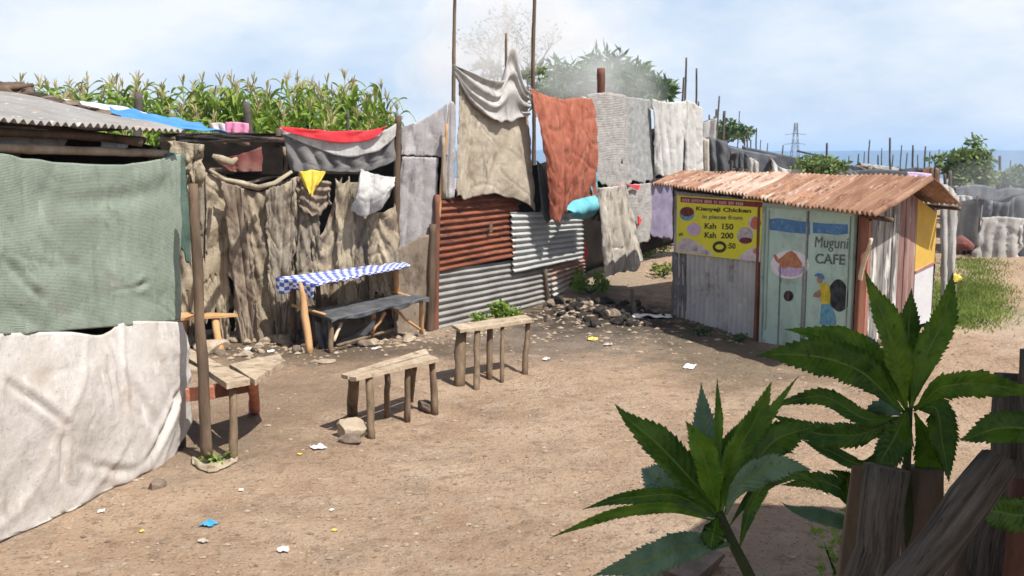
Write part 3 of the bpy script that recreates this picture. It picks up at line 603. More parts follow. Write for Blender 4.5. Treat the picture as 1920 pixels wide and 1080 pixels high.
SK = [
 ([(338, 330), (360, 322), (382, 320)], [(338, 636), (362, 630), (378, 600)], 0, 'sack', 'tan sacking right behind the dark shack post', .05, 2.1),
 ([(378, 318), (402, 324), (424, 332)], [(372, 640), (398, 590), (424, 645)], .05, 'sack_pale', 'lighter tan sack strip between the dark post and the sack curtain', .045, 1.7),
 ([(420, 336), (436, 344), (452, 350)], [(446, 640), (466, 655), (486, 662)], .20, 'sack_brown', 'long twisted grey brown strip trailing diagonally down the sack wall', .06, 1.5),
 ([(440, 345), (470, 356), (505, 350), (546, 326)], [(470, 655), (490, 668), (520, 652), (536, 640)], .08, 'sack', 'broad sack curtain sagging from a rope with its foot spread on the ground', .06, 3.2),
 ([(500, 352), (520, 346), (546, 330)], [(505, 560), (522, 640), (538, 590)], .17, 'sack2', 'shorter brown flap over the right half of the sack curtain', .05, 1.6),
 ([(556, 332), (572, 335), (590, 372)], [(556, 600), (580, 585), (596, 590)], .02, 'sack2', 'brown sack strip left of the dark torn hole', .05, 1.6),
 ([(588, 440), (606, 425), (632, 330)], [(586, 540), (606, 560), (636, 556)], .06, 'sack', 'tan sack curving round the dark torn hole', .05, 1.4),
 ([(626, 332), (640, 340), (652, 330)], [(634, 600), (646, 570), (664, 592)], .12, 'sack_pale', 'pale tan sack strip left of the pale bundle', .04, 1.3),
 ([(648, 336), (668, 340), (690, 346)], [(652, 585), (670, 600), (690, 560)], .03, 'sack2', 'brown sack strip under the left edge of the pale bundle', .05, 1.7),
 ([(688, 390), (706, 396), (738, 380)], [(690, 560), (712, 540), (736, 600)], .08, 'sack', 'tan sacking hanging below the pale bundle beside the dark post', .05, 2.2),
 ([(556, 545), (590, 560), (640, 535), (690, 545), (740, 530)], [(556, 640), (600, 645), (690, 640), (740, 630)], -.04, 'sack_brown', 'dark brown sacking low on the back wall behind the tables', .05, 4),
 ([(560, 325), (585, 332), (612, 336)], [(562, 392), (590, 404), (612, 380)], .10, 'sack_brown', 'small dark flap of sacking behind the yellow cloth', .04, 1.3),
]
for k, (tp, bt_, of, mm, lab, fo, ff_) in enumerate(SK):
    cx_ = sum(q[0] for q in tp + bt_) / len(tp + bt_); tp = [(cx_ + (x - cx_) * 1.14, y) for x, y in tp]; bt_ = [(cx_ + (x - cx_) * 1.14, y) for x, y in bt_]
    drape('sack', tp, bt_, plane(BA, BB, of), M[mm], lab, 'sacking', SG, nu=60, nv=90, fold=fo * .9, ff=ff_, crease=.085, cs=4, seed=300 + k, holes=2 if k in (0, 3, 6) else 0, rag=.06, jag=.07, mea=.48, scal=.028)
# rope like roll at the top
b = MB(); pp = plane(BA, BB, .22)
b.tube([pp(392, 318) , pp(420, 336), pp(455, 345), pp(485, 352), pp(515, 344), pp(548, 322)], [.018, .028, .035, .038, .032, .02], 12, .35)
tag(b.build('rolled_cloth', M['sack_pale'], smooth=True), 'twisted pale cloth roll sagging along the top of the brown sack curtain', 'cloth roll')
b = MB(); b.tube([pp(398, 292), pp(415, 300), pp(435, 304), pp(445, 296)], [.02, .05, .055, .02], 12, .35)
tag(b.build('rolled_cloth', M['sack_pale'], smooth=True), 'short bulging pale cloth roll under the dark eave', 'cloth roll')
drape('cloth', [(402, 300), (460, 286), (524, 262)], [(430, 322), (470, 322), (524, 322)], plane(BA, BB, .02), M['maroon'], 'dark maroon curtain under the black eave', 'curtain', nu=30, nv=20, fold=.03, ff=4, seed=41)
drape('cloth', [(525, 248), (580, 270), (640, 292), (700, 285), (745, 245)], [(545, 322), (590, 320), (640, 322), (690, 320), (742, 300)], plane(BA, BB, .1), M['grey_net'], 'grey net curtain sagging between the two posts above the sacking', 'curtain', nu=70, nv=40, fold=.035, ff=7, crease=.03, seed=42, grow=0)
drape('cloth', [(524, 240), (580, 250), (640, 257), (700, 252), (748, 228)], [(528, 252), (585, 275), (645, 294), (705, 284), (748, 248)], plane(BA, BB, .16), M['white_cloth'], 'long white cloth strip sagging below the red one', 'cloth strip', nu=50, nv=10, fold=.02, ff=3, seed=43, grow=0)
drape('cloth', [(522, 237), (580, 243), (640, 246), (690, 244), (722, 238)], [(528, 245), (585, 260), (645, 268), (692, 262), (718, 246)], plane(BA, BB, .21), M['red'], 'bright red cloth strip draped over the top rope between the posts', 'cloth strip', nu=50, nv=10, fold=.02, ff=3, seed=44, grow=0)
drape('cloth', [(752, 238), (790, 225), (838, 194)], [(750, 290), (790, 292), (838, 294)], plane(BA, BB, .03), M['grey_sheet'], 'grey sheet rising from the dark post to the tall pole', 'sheet', nu=40, nv=26, fold=.02, ff=3, seed=45)
drape('cloth', [(752, 294), (780, 294), (820, 296)], [(733, 485), (765, 520), (812, 520)], plane(BA, BB, .02), M['grey_sheet'], 'shiny grey sheet hanging beside the rusty corrugated panels', 'sheet', nu=40, nv=50, fold=.03, ff=3, crease=.05, seed=46)
drape('cloth', [(735, 480), (765, 455), (800, 440), (815, 452)], [(738, 625), (770, 632), (800, 630), (815, 628)], plane(BA, BB, .13), M['sack_brown'], 'dark brown sheet patch with arched top over the lower grey sheet', 'sheet', nu=30, nv=40, fold=.01, ff=2, crease=.02, seed=47)
drape('cloth', [(838, 196), (846, 190), (852, 200)], [(832, 370), (842, 372), (850, 368)], plane(BA, BB, .0), M['grey_sheet'], 'narrow grey sheet strip behind the short poles', 'sheet', nu=12, nv=40, fold=.03, ff=1, seed=48)
# yellow cloth, pale bundle
drape('cloth', [(558, 322), (585, 319), (610, 322)], [(574, 352), (582, 366), (594, 346)], plane(BA, BB, .2), M['yellow'], 'small yellow cloth hung over the rail', 'cloth', nu=24, nv=20, fold=.04, ff=2.5, seed=51, jag=.1)
drape('bundle', [(672, 316), (685, 322), (715, 330), (735, 332)], [(655, 395), (680, 404), (705, 392), (722, 372)], plane(BA, BB, .28), M['white_cloth'], 'crumpled off white plastic bundle slung from the rail by the dark post', 'bundle', nu=36, nv=30, fold=.07, ff=2, crease=.08, cs=6, seed=52, push=.08)
# ================================================================ CORRUGATED WALL AND HANGINGS
WA, WB = (-1.12, 13.95), (3.9, 20.7)
pW = plane(WA, WB); 
def pWo(o): return plane(WA, WB, o)
cw = empty('iron_wall', (-.3, 15, 0), 'wall of rusty and grey corrugated iron sheets under the hanging blankets', 'wall')
def cpx(pts, pl): return [pl(*p) for p in pts]
corr('sheet', cpx([(822, 372), (978, 362), (962, 482), (815, 512)], pWo(.03)), M['rust'], 'u', .095, .024, .02, 1, cw)
corr('sheet', cpx([(958, 398), (1092, 398), (1094, 484), (962, 512)], pWo(.06)), M['zinc_light'], 'u', .095, .024, .006, 2, cw)
corr('sheet', cpx([(815, 508), (1035, 478), (1030, 572), (815, 628)], pWo(.0)), M['zinc'], 'u', .095, .024, .012, 3, cw)
corr('sheet', cpx([(1030, 496), (1095, 484), (1096, 520), (1036, 556)], pWo(-.03)), M['rust_mix'], 'u', .095, .028, .012, 4, cw)
quadsheet('shade_backing', [pWo(-.12)(822, 365), pWo(-.12)(1310, 215), pWo(-.12)(1310, 440), pWo(-.12)(822, 600)], M['shade_dark'], cw)  # near-black sheet painted as the shade behind the hangings
pole('post', pWo(.04)(1028, 585), pWo(.04)(1022, 505), .04, .035, M['wood_dark'], cw)
pole('post', pWo(.02)(816, 630), pWo(.02)(820, 365), .05, .045, M['post_rust'], cw)
board('sheet_strap', pWo(.1)(920, 436), pWo(.1)(921, 416), .04, .01, M['wood_dark'], cw, (1, 0, 0))
# tall poles
PG = 'tall poles rising behind the blankets'
pole('pole', pWo(-.2)(843, 620), pWo(-.2)(853, -30), .045, .022, M['wood_leg'], None, .06, label='tallest slim pole at the left end of the hanging blankets', group=PG)
pole('pole', pWo(-.2)(950, 600), pWo(-.2)(949, 62), .04, .02, M['wood_leg'], None, .03, label='pole poking through the peaked grey canvas', group=PG)
pole('pole', pWo(-.4)(996, 600), pWo(-.4)(1003, -30), .04, .028, M['wood_dark'], None, .05, label='tall dark pole behind the orange cloth', group=PG)
pole('pole', pWo(-.3)(1129, 500), pWo(-.3)(1127, 128), .075, .07, M['post_rust'], None, .01, label='thick short reddish post above the grey patterned blanket', group=PG)
pole('pole', pWo(-.3)(1280, 400), pWo(-.3)(1287, 108), .035, .02, M['pole_grey'], None, .03, label='slim pole above the white sheets, taller of the crossing pair', group=PG)
pole('pole', pWo(-.4)(1274, 400), pWo(-.4)(1282, 145), .03, .02, M['pole_grey'], None, .03, label='shorter pole of the pair above the white sheets', group=PG)
pole('pole', pWo(-.4)(1305, 400), pWo(-.4)(1306, 128), .03, .02, M['pole_grey'], None, .03, label='slim pole at the right end of the white sheets', group=PG)
# hangings
HG = 'cloths hung over the tall wall'
drape('cloth_sheet', [(852, 140), (870, 165), (900, 195), (940, 215), (985, 215)], [(850, 366), (870, 372), (910, 362), (955, 370), (998, 398)], pWo(.06), M['canvas'], 'big beige canvas under the grey peaked canvas at the left of the tall wall', 'canvas', HG, nu=60, nv=60, fold=.03, ff=3, crease=.06, cs=2.5, seed=61)
drape('cloth_sheet', [(848, 122), (880, 138), (915, 150), (938, 150), (943, 118), (952, 90), (962, 100), (974, 150), (988, 170)],
      [(850, 140), (870, 178), (893, 205), (915, 222), (932, 228), (948, 226), (962, 224), (975, 220), (990, 214)], pWo(.16), M['canvas_grey'], 'pale grey canvas with a peak over the pole and a swag of folds', 'canvas', HG, nu=90, nv=30, fold=.012, ff=4, crease=.03, seed=62, horiz=.03, grow=0)
drape('cloth_sheet', [(984, 166), (1010, 180), (1038, 186), (1048, 188)], [(1018, 400), (1030, 418), (1040, 404), (1048, 386)], pWo(.28), M['orange'], 'left half of the orange cloth, tapering to a point at its foot', 'cloth', HG, nu=40, nv=60, fold=.06, ff=1.8, crease=.08, seed=63, push=.10)
drape('cloth_sheet', [(1050, 186), (1075, 184), (1098, 186)], [(1050, 400), (1070, 378), (1104, 370)], pWo(.15), M['orange'], 'right half of the orange cloth, bunched above the turquoise plastic', 'cloth', HG, nu=40, nv=60, fold=.05, ff=2.6, crease=.08, seed=64, push=.05, rag=.02)
drape('cloth_sheet', [(1002, 300), (1010, 310), (1020, 330)], [(1014, 400), (1020, 418), (1030, 412)], pWo(.2), M['slate'], 'dark grey strip standing in for shadow behind the orange cloth', 'cloth', HG, nu=16, nv=30, fold=.02, ff=1, seed=65)  # dark strip painted as the shadow at the orange cloth's foot
drape('plastic_sheet', [(1050, 392), (1070, 376), (1106, 366)], [(1054, 402), (1082, 412), (1104, 404)], pWo(.34), M['cyan'], 'turquoise plastic bunched under the orange cloth', 'plastic', nu=30, nv=20, fold=.03, ff=3, crease=.06, seed=66, push=.12)
drape('plastic_sheet', [(1100, 310), (1108, 306), (1113, 312)], [(1102, 392), (1108, 395), (1110, 385)], pWo(.2), M['cyan'], 'narrow turquoise plastic strip right of the orange cloth', 'plastic', nu=16, nv=50, fold=.03, ff=1, crease=.08, seed=67, rag=.08)
drape('cloth_sheet', [(1096, 178), (1125, 174), (1152, 176), (1168, 180)], [(1110, 338), (1130, 348), (1155, 350), (1180, 344)], pWo(.16), M['blanket'], 'grey brown patterned blanket just right of the orange cloth', 'blanket', HG, nu=44, nv=50, fold=.025, ff=2, crease=.04, seed=68, holes=1)
drape('cloth_sheet', [(1164, 182), (1190, 184), (1212, 187)], [(1172, 340), (1200, 342), (1224, 336)], pWo(.10), M['blanket2'], 'cooler grey woven blanket between the brown blanket and the white sheets', 'blanket', HG, nu=40, nv=50, fold=.025, ff=1.5, crease=.03, seed=69)
drape('cloth_sheet', [(1214, 186), (1240, 192), (1278, 190)], [(1224, 330), (1250, 330), (1272, 325)], pWo(.16), M['white_cloth'], 'wider white sheet left of the narrow one over the tall wall', 'sheet', HG, nu=50, nv=50, fold=.07, ff=4, crease=.04, seed=70, holes=1)
drape('cloth_sheet', [(1276, 188), (1292, 194), (1310, 206)], [(1276, 322), (1292, 322), (1308, 318)], pWo(.10), M['white_cloth'], 'narrow white sheet at the right end of the tall wall', 'sheet', HG, nu=40, nv=50, fold=.06, ff=3, crease=.06, seed=71)
drape('cloth_sheet', [(1112, 352), (1135, 350), (1165, 346)], [(1130, 515), (1160, 512), (1203, 494)], plane((WA[0] + .5, WA[1] - .5), (WB[0] + .6, WB[1] - .6)), M['beige'], 'stained cream blanket reaching down to the ground below the brown blanket', 'blanket', HG, nu=44, nv=60, fold=.05, ff=3, crease=.05, seed=72, jag=.03)
drape('cloth_sheet', [(1170, 346), (1190, 345), (1215, 343)], [(1178, 452), (1195, 455), (1215, 448)], pWo(.1), M['blanket'], 'grey ragged blanket with red slits above the weeds', 'blanket', HG, nu=40, nv=44, fold=.03, ff=2, crease=.04, seed=73)
drape('cloth_sheet', [(1214, 335), (1235, 333), (1258, 330)], [(1216, 440), (1235, 446), (1256, 446)], pWo(.04), M['lilac'], 'dusky violet sheet beside the cafe hut', 'sheet', HG, nu=30, nv=40, fold=.03, ff=2, crease=.03, seed=74)
for k, q in enumerate([[(1150, 352), (1165, 346), (1160, 353)], [(1174, 346), (1200, 347), (1196, 356)], [(1196, 405), (1203, 412), (1197, 424)], [(1178, 420), (1184, 430), (1180, 446)], [(1096, 455), (1102, 475), (1098, 490)]]):
    b = MB(); pk = pWo(.24); p_ = [pk(*a) for a in q]; b.quad([p_[0], p_[1], p_[2]]); o = b.build('rag', M['red'], solid=.02)
    tag(o, ['thin red rag peeping over the top of the cream blanket', 'red rag at the top of the ragged grey blanket', 'small red rag in a slit of the ragged grey blanket', 'red rag at the lower left edge of the ragged grey blanket', 'dark red rag at the right end of the pale iron sheet'][k], 'rag')

# ================================================================ CAFE HUT
HA = Vector((2.5, 15.3, 0)); HB = Vector((4.0, 11.3, 0)); HD = Vector((5.35, 12.6, 0)); HC = Vector((3.85, 16.6, 0))
pF = plane(HA, HB); pS = plane(HB, HD)
def Fp(off):
    return plane(HA, HB, off)
def Sp(off): return plane(HB, HD, off)
UPV = Vector((0, 0, 1))
hut = empty('cafe_hut', (3.9, 13.8, 0), 'small cafe hut with rusty gabled roof, mint double door and yellow sign', 'hut')
# roof
eL = P(1222, 343, 15.55); eR = Vector((3.90, 10.72, 1.80)); rR = Vector((4.86, 11.55, 2.19)); rL = P(1275, 322, 16.3)
bR = Vector((5.52, 12.25, 1.86)); bL = Vector((4.3, 17.2, 1.95))
for k, (a, c, mm) in enumerate(((0, .27, 'roof_rust'), (.255, .52, 'roof_rust_pale'), (.505, .80, 'roof_rust'), (.785, 1, 'roof_rust_deep'))):
    ro = Vector((0, 0, .010 * (k % 2))); sk = Vector((0, 0, 0)); dn = (eL - rL).normalized() * (.03, -.02, .04, 0)[k]
    corr('roof_sheet', (rL.lerp(rR, a) + ro, rL.lerp(rR, c) + ro, eL.lerp(eR, c) + ro + dn, eL.lerp(eR, a) + ro + dn), M[mm], 'v', .085, .024 if k < 3 else .030, .014, 5 + k, hut)
corr('roof_sheet', (rR + Vector((0, 0, .01)), rL + Vector((0, 0, .01)), bL, bR), M['roof_rust'], 'v', .085, .016, .01, 6, hut)
for a, c in ((rL, rR), (eL + Vector((.3, .1, 0)), eR + Vector((.25, .1, 0))), (bL, bR)):
    pole('purlin', a.lerp(c, .03) - Vector((-.03, 0, .055)), a.lerp(c, .985) - Vector((-.03, 0, .055)), .028, .028, M['wood_dark'], hut, .0)
# walls
def fq(pl, x0, y0, x1, y1, x2, y2, x3, y3): return [pl(x0, y0), pl(x1, y1), pl(x2, y2), pl(x3, y3)]
corr('wall_sheet', [HA + Vector((0, 0, 1.93)), HA.lerp(HB, .56) + Vector((0, 0, 1.87)), HA.lerp(HB, .56) + Vector((0, 0, -.1)), HA + Vector((0, 0, -.1))], M['hut_zinc'], 'v', .125, .032, .012, 7, hut)
quadsheet('wall_sheet', [HA.lerp(HB, .0) + Fp(0).n * .03 + Vector((0, 0, 1.0)), HA.lerp(HB, .09) + Fp(0).n * .03 + Vector((0, 0, 1.02)), HA.lerp(HB, .12) + Fp(0).n * .03 + Vector((0, 0, -.1)), HA + Fp(0).n * .03 + Vector((0, 0, -.1))], M['wall_mud'], hut, amp=.03)
bq = MB()
bq.quad([HA + UPV * -.1, HC + UPV * -.1, HC + UPV * 1.9, HA + UPV * 1.95]); bq.quad([HC + UPV * -.1, HD + UPV * -.1, HD + UPV * 1.8, HC + UPV * 1.9])
bq.build('back_wall', M['zinc_dull'], hut, solid=.02)
bq = MB(); nF = Fp(0).n; bq.quad([HA - nF * .1 + UPV * -.1, HB - nF * .1 + UPV * -.1, HB - nF * .1 + UPV * 1.75, HA - nF * .1 + UPV * 1.9]); bq.build('shade_lining', M['shade_dark'], hut, solid=.01)  # near-black sheet in place of the shade inside the hut
# side wall planks
side = HD - HB; Ls = side.length; su = side.normalized(); nS = Sp(0).n
def topz(s):  # gable line
    return 1.74 + (.36 * s / .52 if s < .52 else .36 * (1 - (s - .52) / .48) * .9)
plk = [(.0, .05, 'post_red'), (.055, .15, 'peel'), (.155, .26, 'peel'), (.265, .37, 'peel'), (.375, .46, 'peel'), (.465, .55, 'peel_red'), (.555, .63, 'peel_red'), (.635, .715, 'peel_red')]
for a, c, mm in plk:
    b = MB(); o_ = nS * random.uniform(.0, .012); zb = .18 + random.uniform(0, .06)
    for i in range(2):
        pass
    p = [HB + side * a + o_ + UPV * zb, HB + side * c + o_ + UPV * zb, HB + side * c + o_ + UPV * topz(c), HB + side * a + o_ + UPV * topz(a)]
    n0 = len(b.v); b.v += p + [x - nS * .02 for x in p]
    for f in ((0, 1, 2, 3), (7, 6, 5, 4), (0, 4, 5, 1), (1, 5, 6, 2), (2, 6, 7, 3), (3, 7, 4, 0)): b.face(f)
    b.build('wall_plank', M[mm], hut, bevel=.003)
def slab(name, pts, m, parent, thick=.015, n=None):
    b = MB(); k = len(pts); b.v = [Vector(p) for p in pts] + [Vector(p) - n * thick for p in pts]
    b.face(range(k)); b.face(list(range(k, 2 * k))[::-1])
    for i in range(k): j = (i + 1) % k; b.face((i, i + k, j + k, j))
    return b.build(name, m, parent)
slab('yellow_panel', [HB + side * .72 + nS * .005 + UPV * 1.02, HB + side * 1.02 + nS * .005 + UPV * 1.10, HB + side * 1.02 + nS * .005 + UPV * topz(1.0), HB + side * .72 + nS * .005 + UPV * topz(.72)], M['yellow_paint'], hut, n=nS)
slab('white_panel', [HB + side * .72 + nS * .012 + UPV * .35, HB + side * 1.0 + nS * .012 + UPV * .35, HB + side * 1.0 + nS * .012 + UPV * 1.12, HB + side * .72 + nS * .012 + UPV * 1.04], M['white_paint'], hut, n=nS)
board('panel_trim', HB + side * .715 + nS * .02 + UPV * 1.03, HB + side * 1.01 + nS * .02 + UPV * 1.11, .03, .012, M['post_red'], hut, (0, 0, 1))
# corner posts
board('corner_post', HB + nF * .0 + su * -.03 + UPV * .1, HB + su * -.03 + UPV * 1.78, .10, .08, M['post_rust'], hut, tuple(nF))
board('corner_post', HB + su * .05 + nS * .03 + UPV * .1, HB + su * .05 + nS * .03 + UPV * 1.72, .07, .03, M['post_red'], hut, tuple(su))
board('door_post', HA.lerp(HB, .535) + nF * .03 + UPV * -.1, HA.lerp(HB, .535) + nF * .03 + UPV * 1.8, .06, .06, M['post_rust'], hut, tuple(nF))
# door frame and leaves
Fd = lambda s, z, o: HA.lerp(HB, s) + nF * o + UPV * z
tF = (HB - HA).normalized()
board('door_frame', Fd(.556, 1.82, .04), Fd(.985, 1.82, .04), .06, .05, M['mint_frame'], hut)
board('door_frame', Fd(.562, -.05, .04), Fd(.562, 1.79, .04), .05, .05, M['mint_frame'], hut, tuple(tF))
board('door_frame', Fd(.972, .2, .04), Fd(.972, 1.79, .04), .05, .05, M['mint_frame'], hut, tuple(tF))
dl = slab('door', [Fd(.569, -.04, .035), Fd(.772, .05, .035), Fd(.772, 1.785, .035), Fd(.569, 1.785, .035)], M['mint'], hut, .02, nF)
dr = slab('door', [Fd(.778, .05, .037), Fd(.966, .2, .037), Fd(.966, 1.785, .037), Fd(.778, 1.785, .037)], M['mint'], hut, .02, nF)
for nm, a, c in (('door_rail', Fd(.774, .05, .05), Fd(.774, 1.78, .05)), ('door_rail', Fd(.762, .05, .048), Fd(.762, 1.1, .048)), ('door_rail', Fd(.65, .02, .046), Fd(.65, 1.08, .046))):
    board(nm, a, c, .018, .014, M['zinc_dull'], dl, tuple(tF))
for s_ in (.584, .955): board('door_rail', Fd(s_, .2, .047), Fd(s_, 1.76, .047), .02, .012, M['mint_frame'], dl if s_ < .7 else dr, tuple(tF))
b = MB(); c = Fp(.045)(1478, 555); b.box(c - nF * .006, tF, UPV, nF, .035, .12, .012); b.build('latch', M['post_rust'], dl)
def paint(name, pts, m, parent, off, pl=Fp, n=nF):
    return slab(name, [pl(off)(*p) for p in pts], m, parent, .0012, n)
def ell(cx, cy, rx, ry, k=20, w=0, seed=0, rot=0):
    r = []
    for i in range(k):
        a = -math.tau * i / k; q = 1 + w * nz3(math.cos(a) * 1.5 + seed, math.sin(a) * 1.5, seed)
        x = rx * math.cos(a) * q; y = ry * math.sin(a) * q
        r.append((cx + x * math.cos(rot) - y * math.sin(rot), cy + x * math.sin(rot) + y * math.cos(rot)))
    return r
paint('painted_bar', [(1443, 411), (1455, 409), (1475, 411), (1500, 415), (1519, 416), (1519, 440), (1505, 438), (1480, 436), (1460, 433), (1443, 431)][::-1], M['paint_blue'], dl, .0385)
paint('painted_bar', [(1524, 417), (1545, 419), (1568, 420), (1589, 421), (1590, 438), (1570, 441), (1545, 438), (1524, 437)][::-1], M['paint_blue'], dr, .0405)
paint('painted_plate', ell(1481, 496, 36, 27, 24), M['paint_white'], dl, .0385)
paint('painted_plate_rim', ell(1482, 506, 24, 13, 20), M['sign_lilac'], dl, .0400)
paint('painted_chicken', [(1449, 478), (1454, 477), (1460, 486), (1468, 480), (1476, 473), (1484, 470), (1492, 476), (1498, 485), (1504, 494), (1503, 502), (1492, 503), (1480, 500), (1468, 504), (1463, 496), (1455, 490)][::-1], M['paint_brown'], dl, .0415)
paint('round_hole', ell(1478, 555, 9, 10, 20), M['paint_black'], dl, .0420)
paint('painted_sack', ell(1573, 555, 20, 30, 24, .15, 3, -.15), M['paint_black'], dr, .0405)
fg = paint('painted_shirt', [(1537, 534), (1546, 530), (1555, 537), (1557, 552), (1556, 569), (1541, 571), (1536, 556)][::-1], M['paint_yellow'], dr, .0425)
paint('painted_face', ell(1537, 524, 5.5, 8, 14), M['paint_skin'], dr, .0420)
paint('painted_cap', [(1527, 515), (1533, 512), (1541, 513), (1545, 518), (1545, 524), (1536, 520), (1528, 518)][::-1], M['paint_blue'], dr, .0435)
paint('painted_arm', [(1538, 542), (1526, 550), (1524, 556), (1534, 558), (1540, 556)][::-1], M['paint_skin'], dr, .0440)
paint('painted_shorts', [(1540, 571), (1557, 570), (1565, 590), (1567, 606), (1552, 610), (1537, 607), (1538, 590)][::-1], M['paint_cyan'], dr, .0440)
for x in (1541, 1560): paint('painted_leg', [(x, 606), (x + 6, 606), (x + 8, 622), (x + 2, 622)][::-1], M['paint_skin'], dr, .0415)
def text(s, box, m, parent, off, name, bold=.02, shear=0):
    cu = bpy.data.curves.new('t', 'FONT'); cu.body = s; cu.offset = bold; cu.shear = shear; cu.extrude = .003; cu.resolution_u = 3
    to = bpy.data.objects.new('t', cu); COL.objects.link(to); bpy.context.view_layer.update()
    me = bpy.data.meshes.new_from_object(to.evaluated_get(bpy.context.evaluated_depsgraph_get())); bpy.data.objects.remove(to)
    x0, yt, x1, yb = box; xs_ = [v.co.x for v in me.vertices]; ys_ = [v.co.y for v in me.vertices]
    a = Fp(off)(x0, yb[0] if isinstance(yb, tuple) else yb); c = Fp(off)(x1, yb[1] if isinstance(yb, tuple) else yb); t = Fp(off)(x0, yt)
    ex = c - a; ey = Vector((0, 0, t.z - a.z))
    mnx, mny = min(xs_), min(ys_); W_ = max(xs_) - mnx; H_ = max(ys_) - mny
    for v in me.vertices: v.co = a + ex * ((v.co.x - mnx) / W_) + ey * ((v.co.y - mny) / H_) + nF * v.co.z * .3
    me.materials.clear(); me.materials.append(m); o = bpy.data.objects.new(name, me); COL.objects.link(o); o.parent = parent
    return o
text('Muguni', (1527, 443, 1590, (470, 474)), M['paint_grey'], dr, .0425, 'painted_letters', .0, .1)
text('CAFE', (1528, 475, 1584, (494, 497)), M['paint_grey'], dr, .0425, 'painted_letters', .015)
# sign board
sg = slab('sign_board', [Fp(.05)(*p) for p in [(1268, 474), (1425, 491), (1431, 377), (1270, 366)]], M['sign_yellow'], hut, .012, nF)
sp = lambda nm, pts, m, off: paint(nm, pts, m, sg, off)
sp('header_band', [(1276, 379), (1429, 389), (1430, 379), (1276, 369)], M['sign_red'], .0515)
rnd = random.Random(4); x = 1279
for wlen in (22, 30, 24, 9, 20, 16, 20):
    for k in range(max(2, wlen // 5)):
        yy = 371.6 + (x - 1279) * 10 / 150; h_ = rnd.choice((5.5, 6)); sp('header_letter', [(x, yy + h_ + .2), (x + 2.6, yy + h_ + .3), (x + 2.6, yy + .6), (x, yy + .4)], M['sign_pink'], .0530); x += 3.6
    x += 3
text('Kienyeji Chicken', (1305, 387, 1408, (397, 402)), M['sign_ink'], sg, .0515, 'letters', .035)
text('in pieces from', (1317, 402, 1392, (412, 415)), M['sign_navy'], sg, .0515, 'letters', .02)
text('Ksh  150', (1321, 418, 1375, (429, 431)), M['sign_ink'], sg, .0515, 'letters', .03)
text('Ksh  200', (1321, 435, 1375, (446, 448)), M['sign_ink'], sg, .0515, 'letters', .03)
text(':50', (1364, 455, 1379, (466, 467)), M['sign_ink'], sg, .0515, 'letters', .03)
sp('badge', ell(1349, 463, 13, 11, 24), M['sign_ink'], .0515); sp('badge_centre', ell(1349, 463, 8, 5, 16), M['sign_yellow'], .0530)
sp('food_bowl', ell(1288, 401, 14, 13, 24), M['paint_cyan'], .0515); sp('food_bowl_stew', ell(1288, 397, 13, 9, 24), M['sign_dark'], .0530)
sp('food_circle', ell(1301, 430, 13, 12, 24), M['sign_lilac'], .0520)
sp('food_corner', [(1268, 472), (1340, 481), (1331, 472), (1318, 462), (1305, 453), (1290, 446), (1278, 447), (1270, 458)], M['sign_white'], .0518)
for k, (a, c) in enumerate([(1283, 462), (1303, 466), (1322, 474)]): sp('food_piece', ell(a, c, 7, 5, 12, .4, k), M['sign_grey'], .0532)
sp('herb_leaf', [(1272, 438), (1279, 436), (1281, 441), (1273, 443)][::-1], M['sign_green'], .0530)
sp('food_corner', [(1382, 486.5), (1425, 491), (1426, 462), (1412, 464), (1398, 471), (1388, 479)], M['sign_white'], .0518)
sp('food_piece', ell(1417, 471, 5, 5, 12, .3, 3), M['sign_food'], .0532)
sp('food_circle', ell(1397, 442, 15, 16, 24), M['sign_grey'], .0520); sp('food_circle_edge', ell(1398, 451, 12, 6, 18), M['sign_dark'], .0530)
sp('food_plate', ell(1414, 419, 12, 14, 24), M['sign_white'], .0522); sp('food_red', ell(1416, 419, 10, 12, 16, .4, 2), M['sign_food'], .0536)
for s_ in (.60, .74): board('eave_bracket', Fd(s_, 1.92, .06), Fd(s_ + .07, 1.91, .06), .07, .02, M['wood_orange'], hut)
# leaning stick + small things at the hut
pole('stick', G(1582, 652) + Vector((0, 0, .0)), Fp(.12)(1634, 448), .03, .022, M['wood_pale'], None, .03, label='pale crooked stick leaning on the right side of the mint door', cat='stick')
rock('stone', Vector((4.35, 11.2, th(4.35, 11.2))), (.17, .14, .12), M['stone'], 'rounded stone at the front right corner of the cafe hut', seed=3)

# ================================================================ FURNITURE
def furn(name, label, cat, zt, quads, legs, group=None, mtop='wood_top', mleg='wood_leg', thick=.035):
    c = Zp(*quads[0][0][:2], zt); e = empty(name, (c.x, c.y, th(c.x, c.y)), label, cat, group)
    for q in quads:
        p = [P(*a) if len(a) == 3 else Zp(*a, zt) for a in q]; b = MB(); n0 = UPV
        jit = [Vector((0, 0, random.uniform(-.012, .012))) for _ in p]
        nu, nv = 14, 3; bb = MB()
        for s_, flip in ((0, 0), (1, 1)):
            pass
        def f(u, v, dz=0): 
            x = (p[0] + jit[0]).lerp(p[1] + jit[1], u).lerp((p[3] + jit[3]).lerp(p[2] + jit[2], u), v); return x + Vector((0, 0, .006 * nz3(u * 5, v * 3, p[0].x)))
        bb.grid(nu, nv, f, lambda u, v: (u, v)); o = bb.build('seat_board' if cat == 'bench' else 'table_board', M[mtop], e, smooth=False, solid=thick)
        o.modifiers[0].offset = -1 if False else 0
    for lg in legs:
        tp_, (bx, by), r = lg[:3]; tx, ty = tp_[:2]; mm = lg[3] if len(lg) > 3 else mleg
        a = G(bx, by); t = P(*tp_) if len(tp_) == 3 else Zp(tx, ty, zt - thick * .5)
        pole('leg', a - Vector((0, 0, .03)), t, r, r * .92, M[mm], e, .012, 8)
    return e
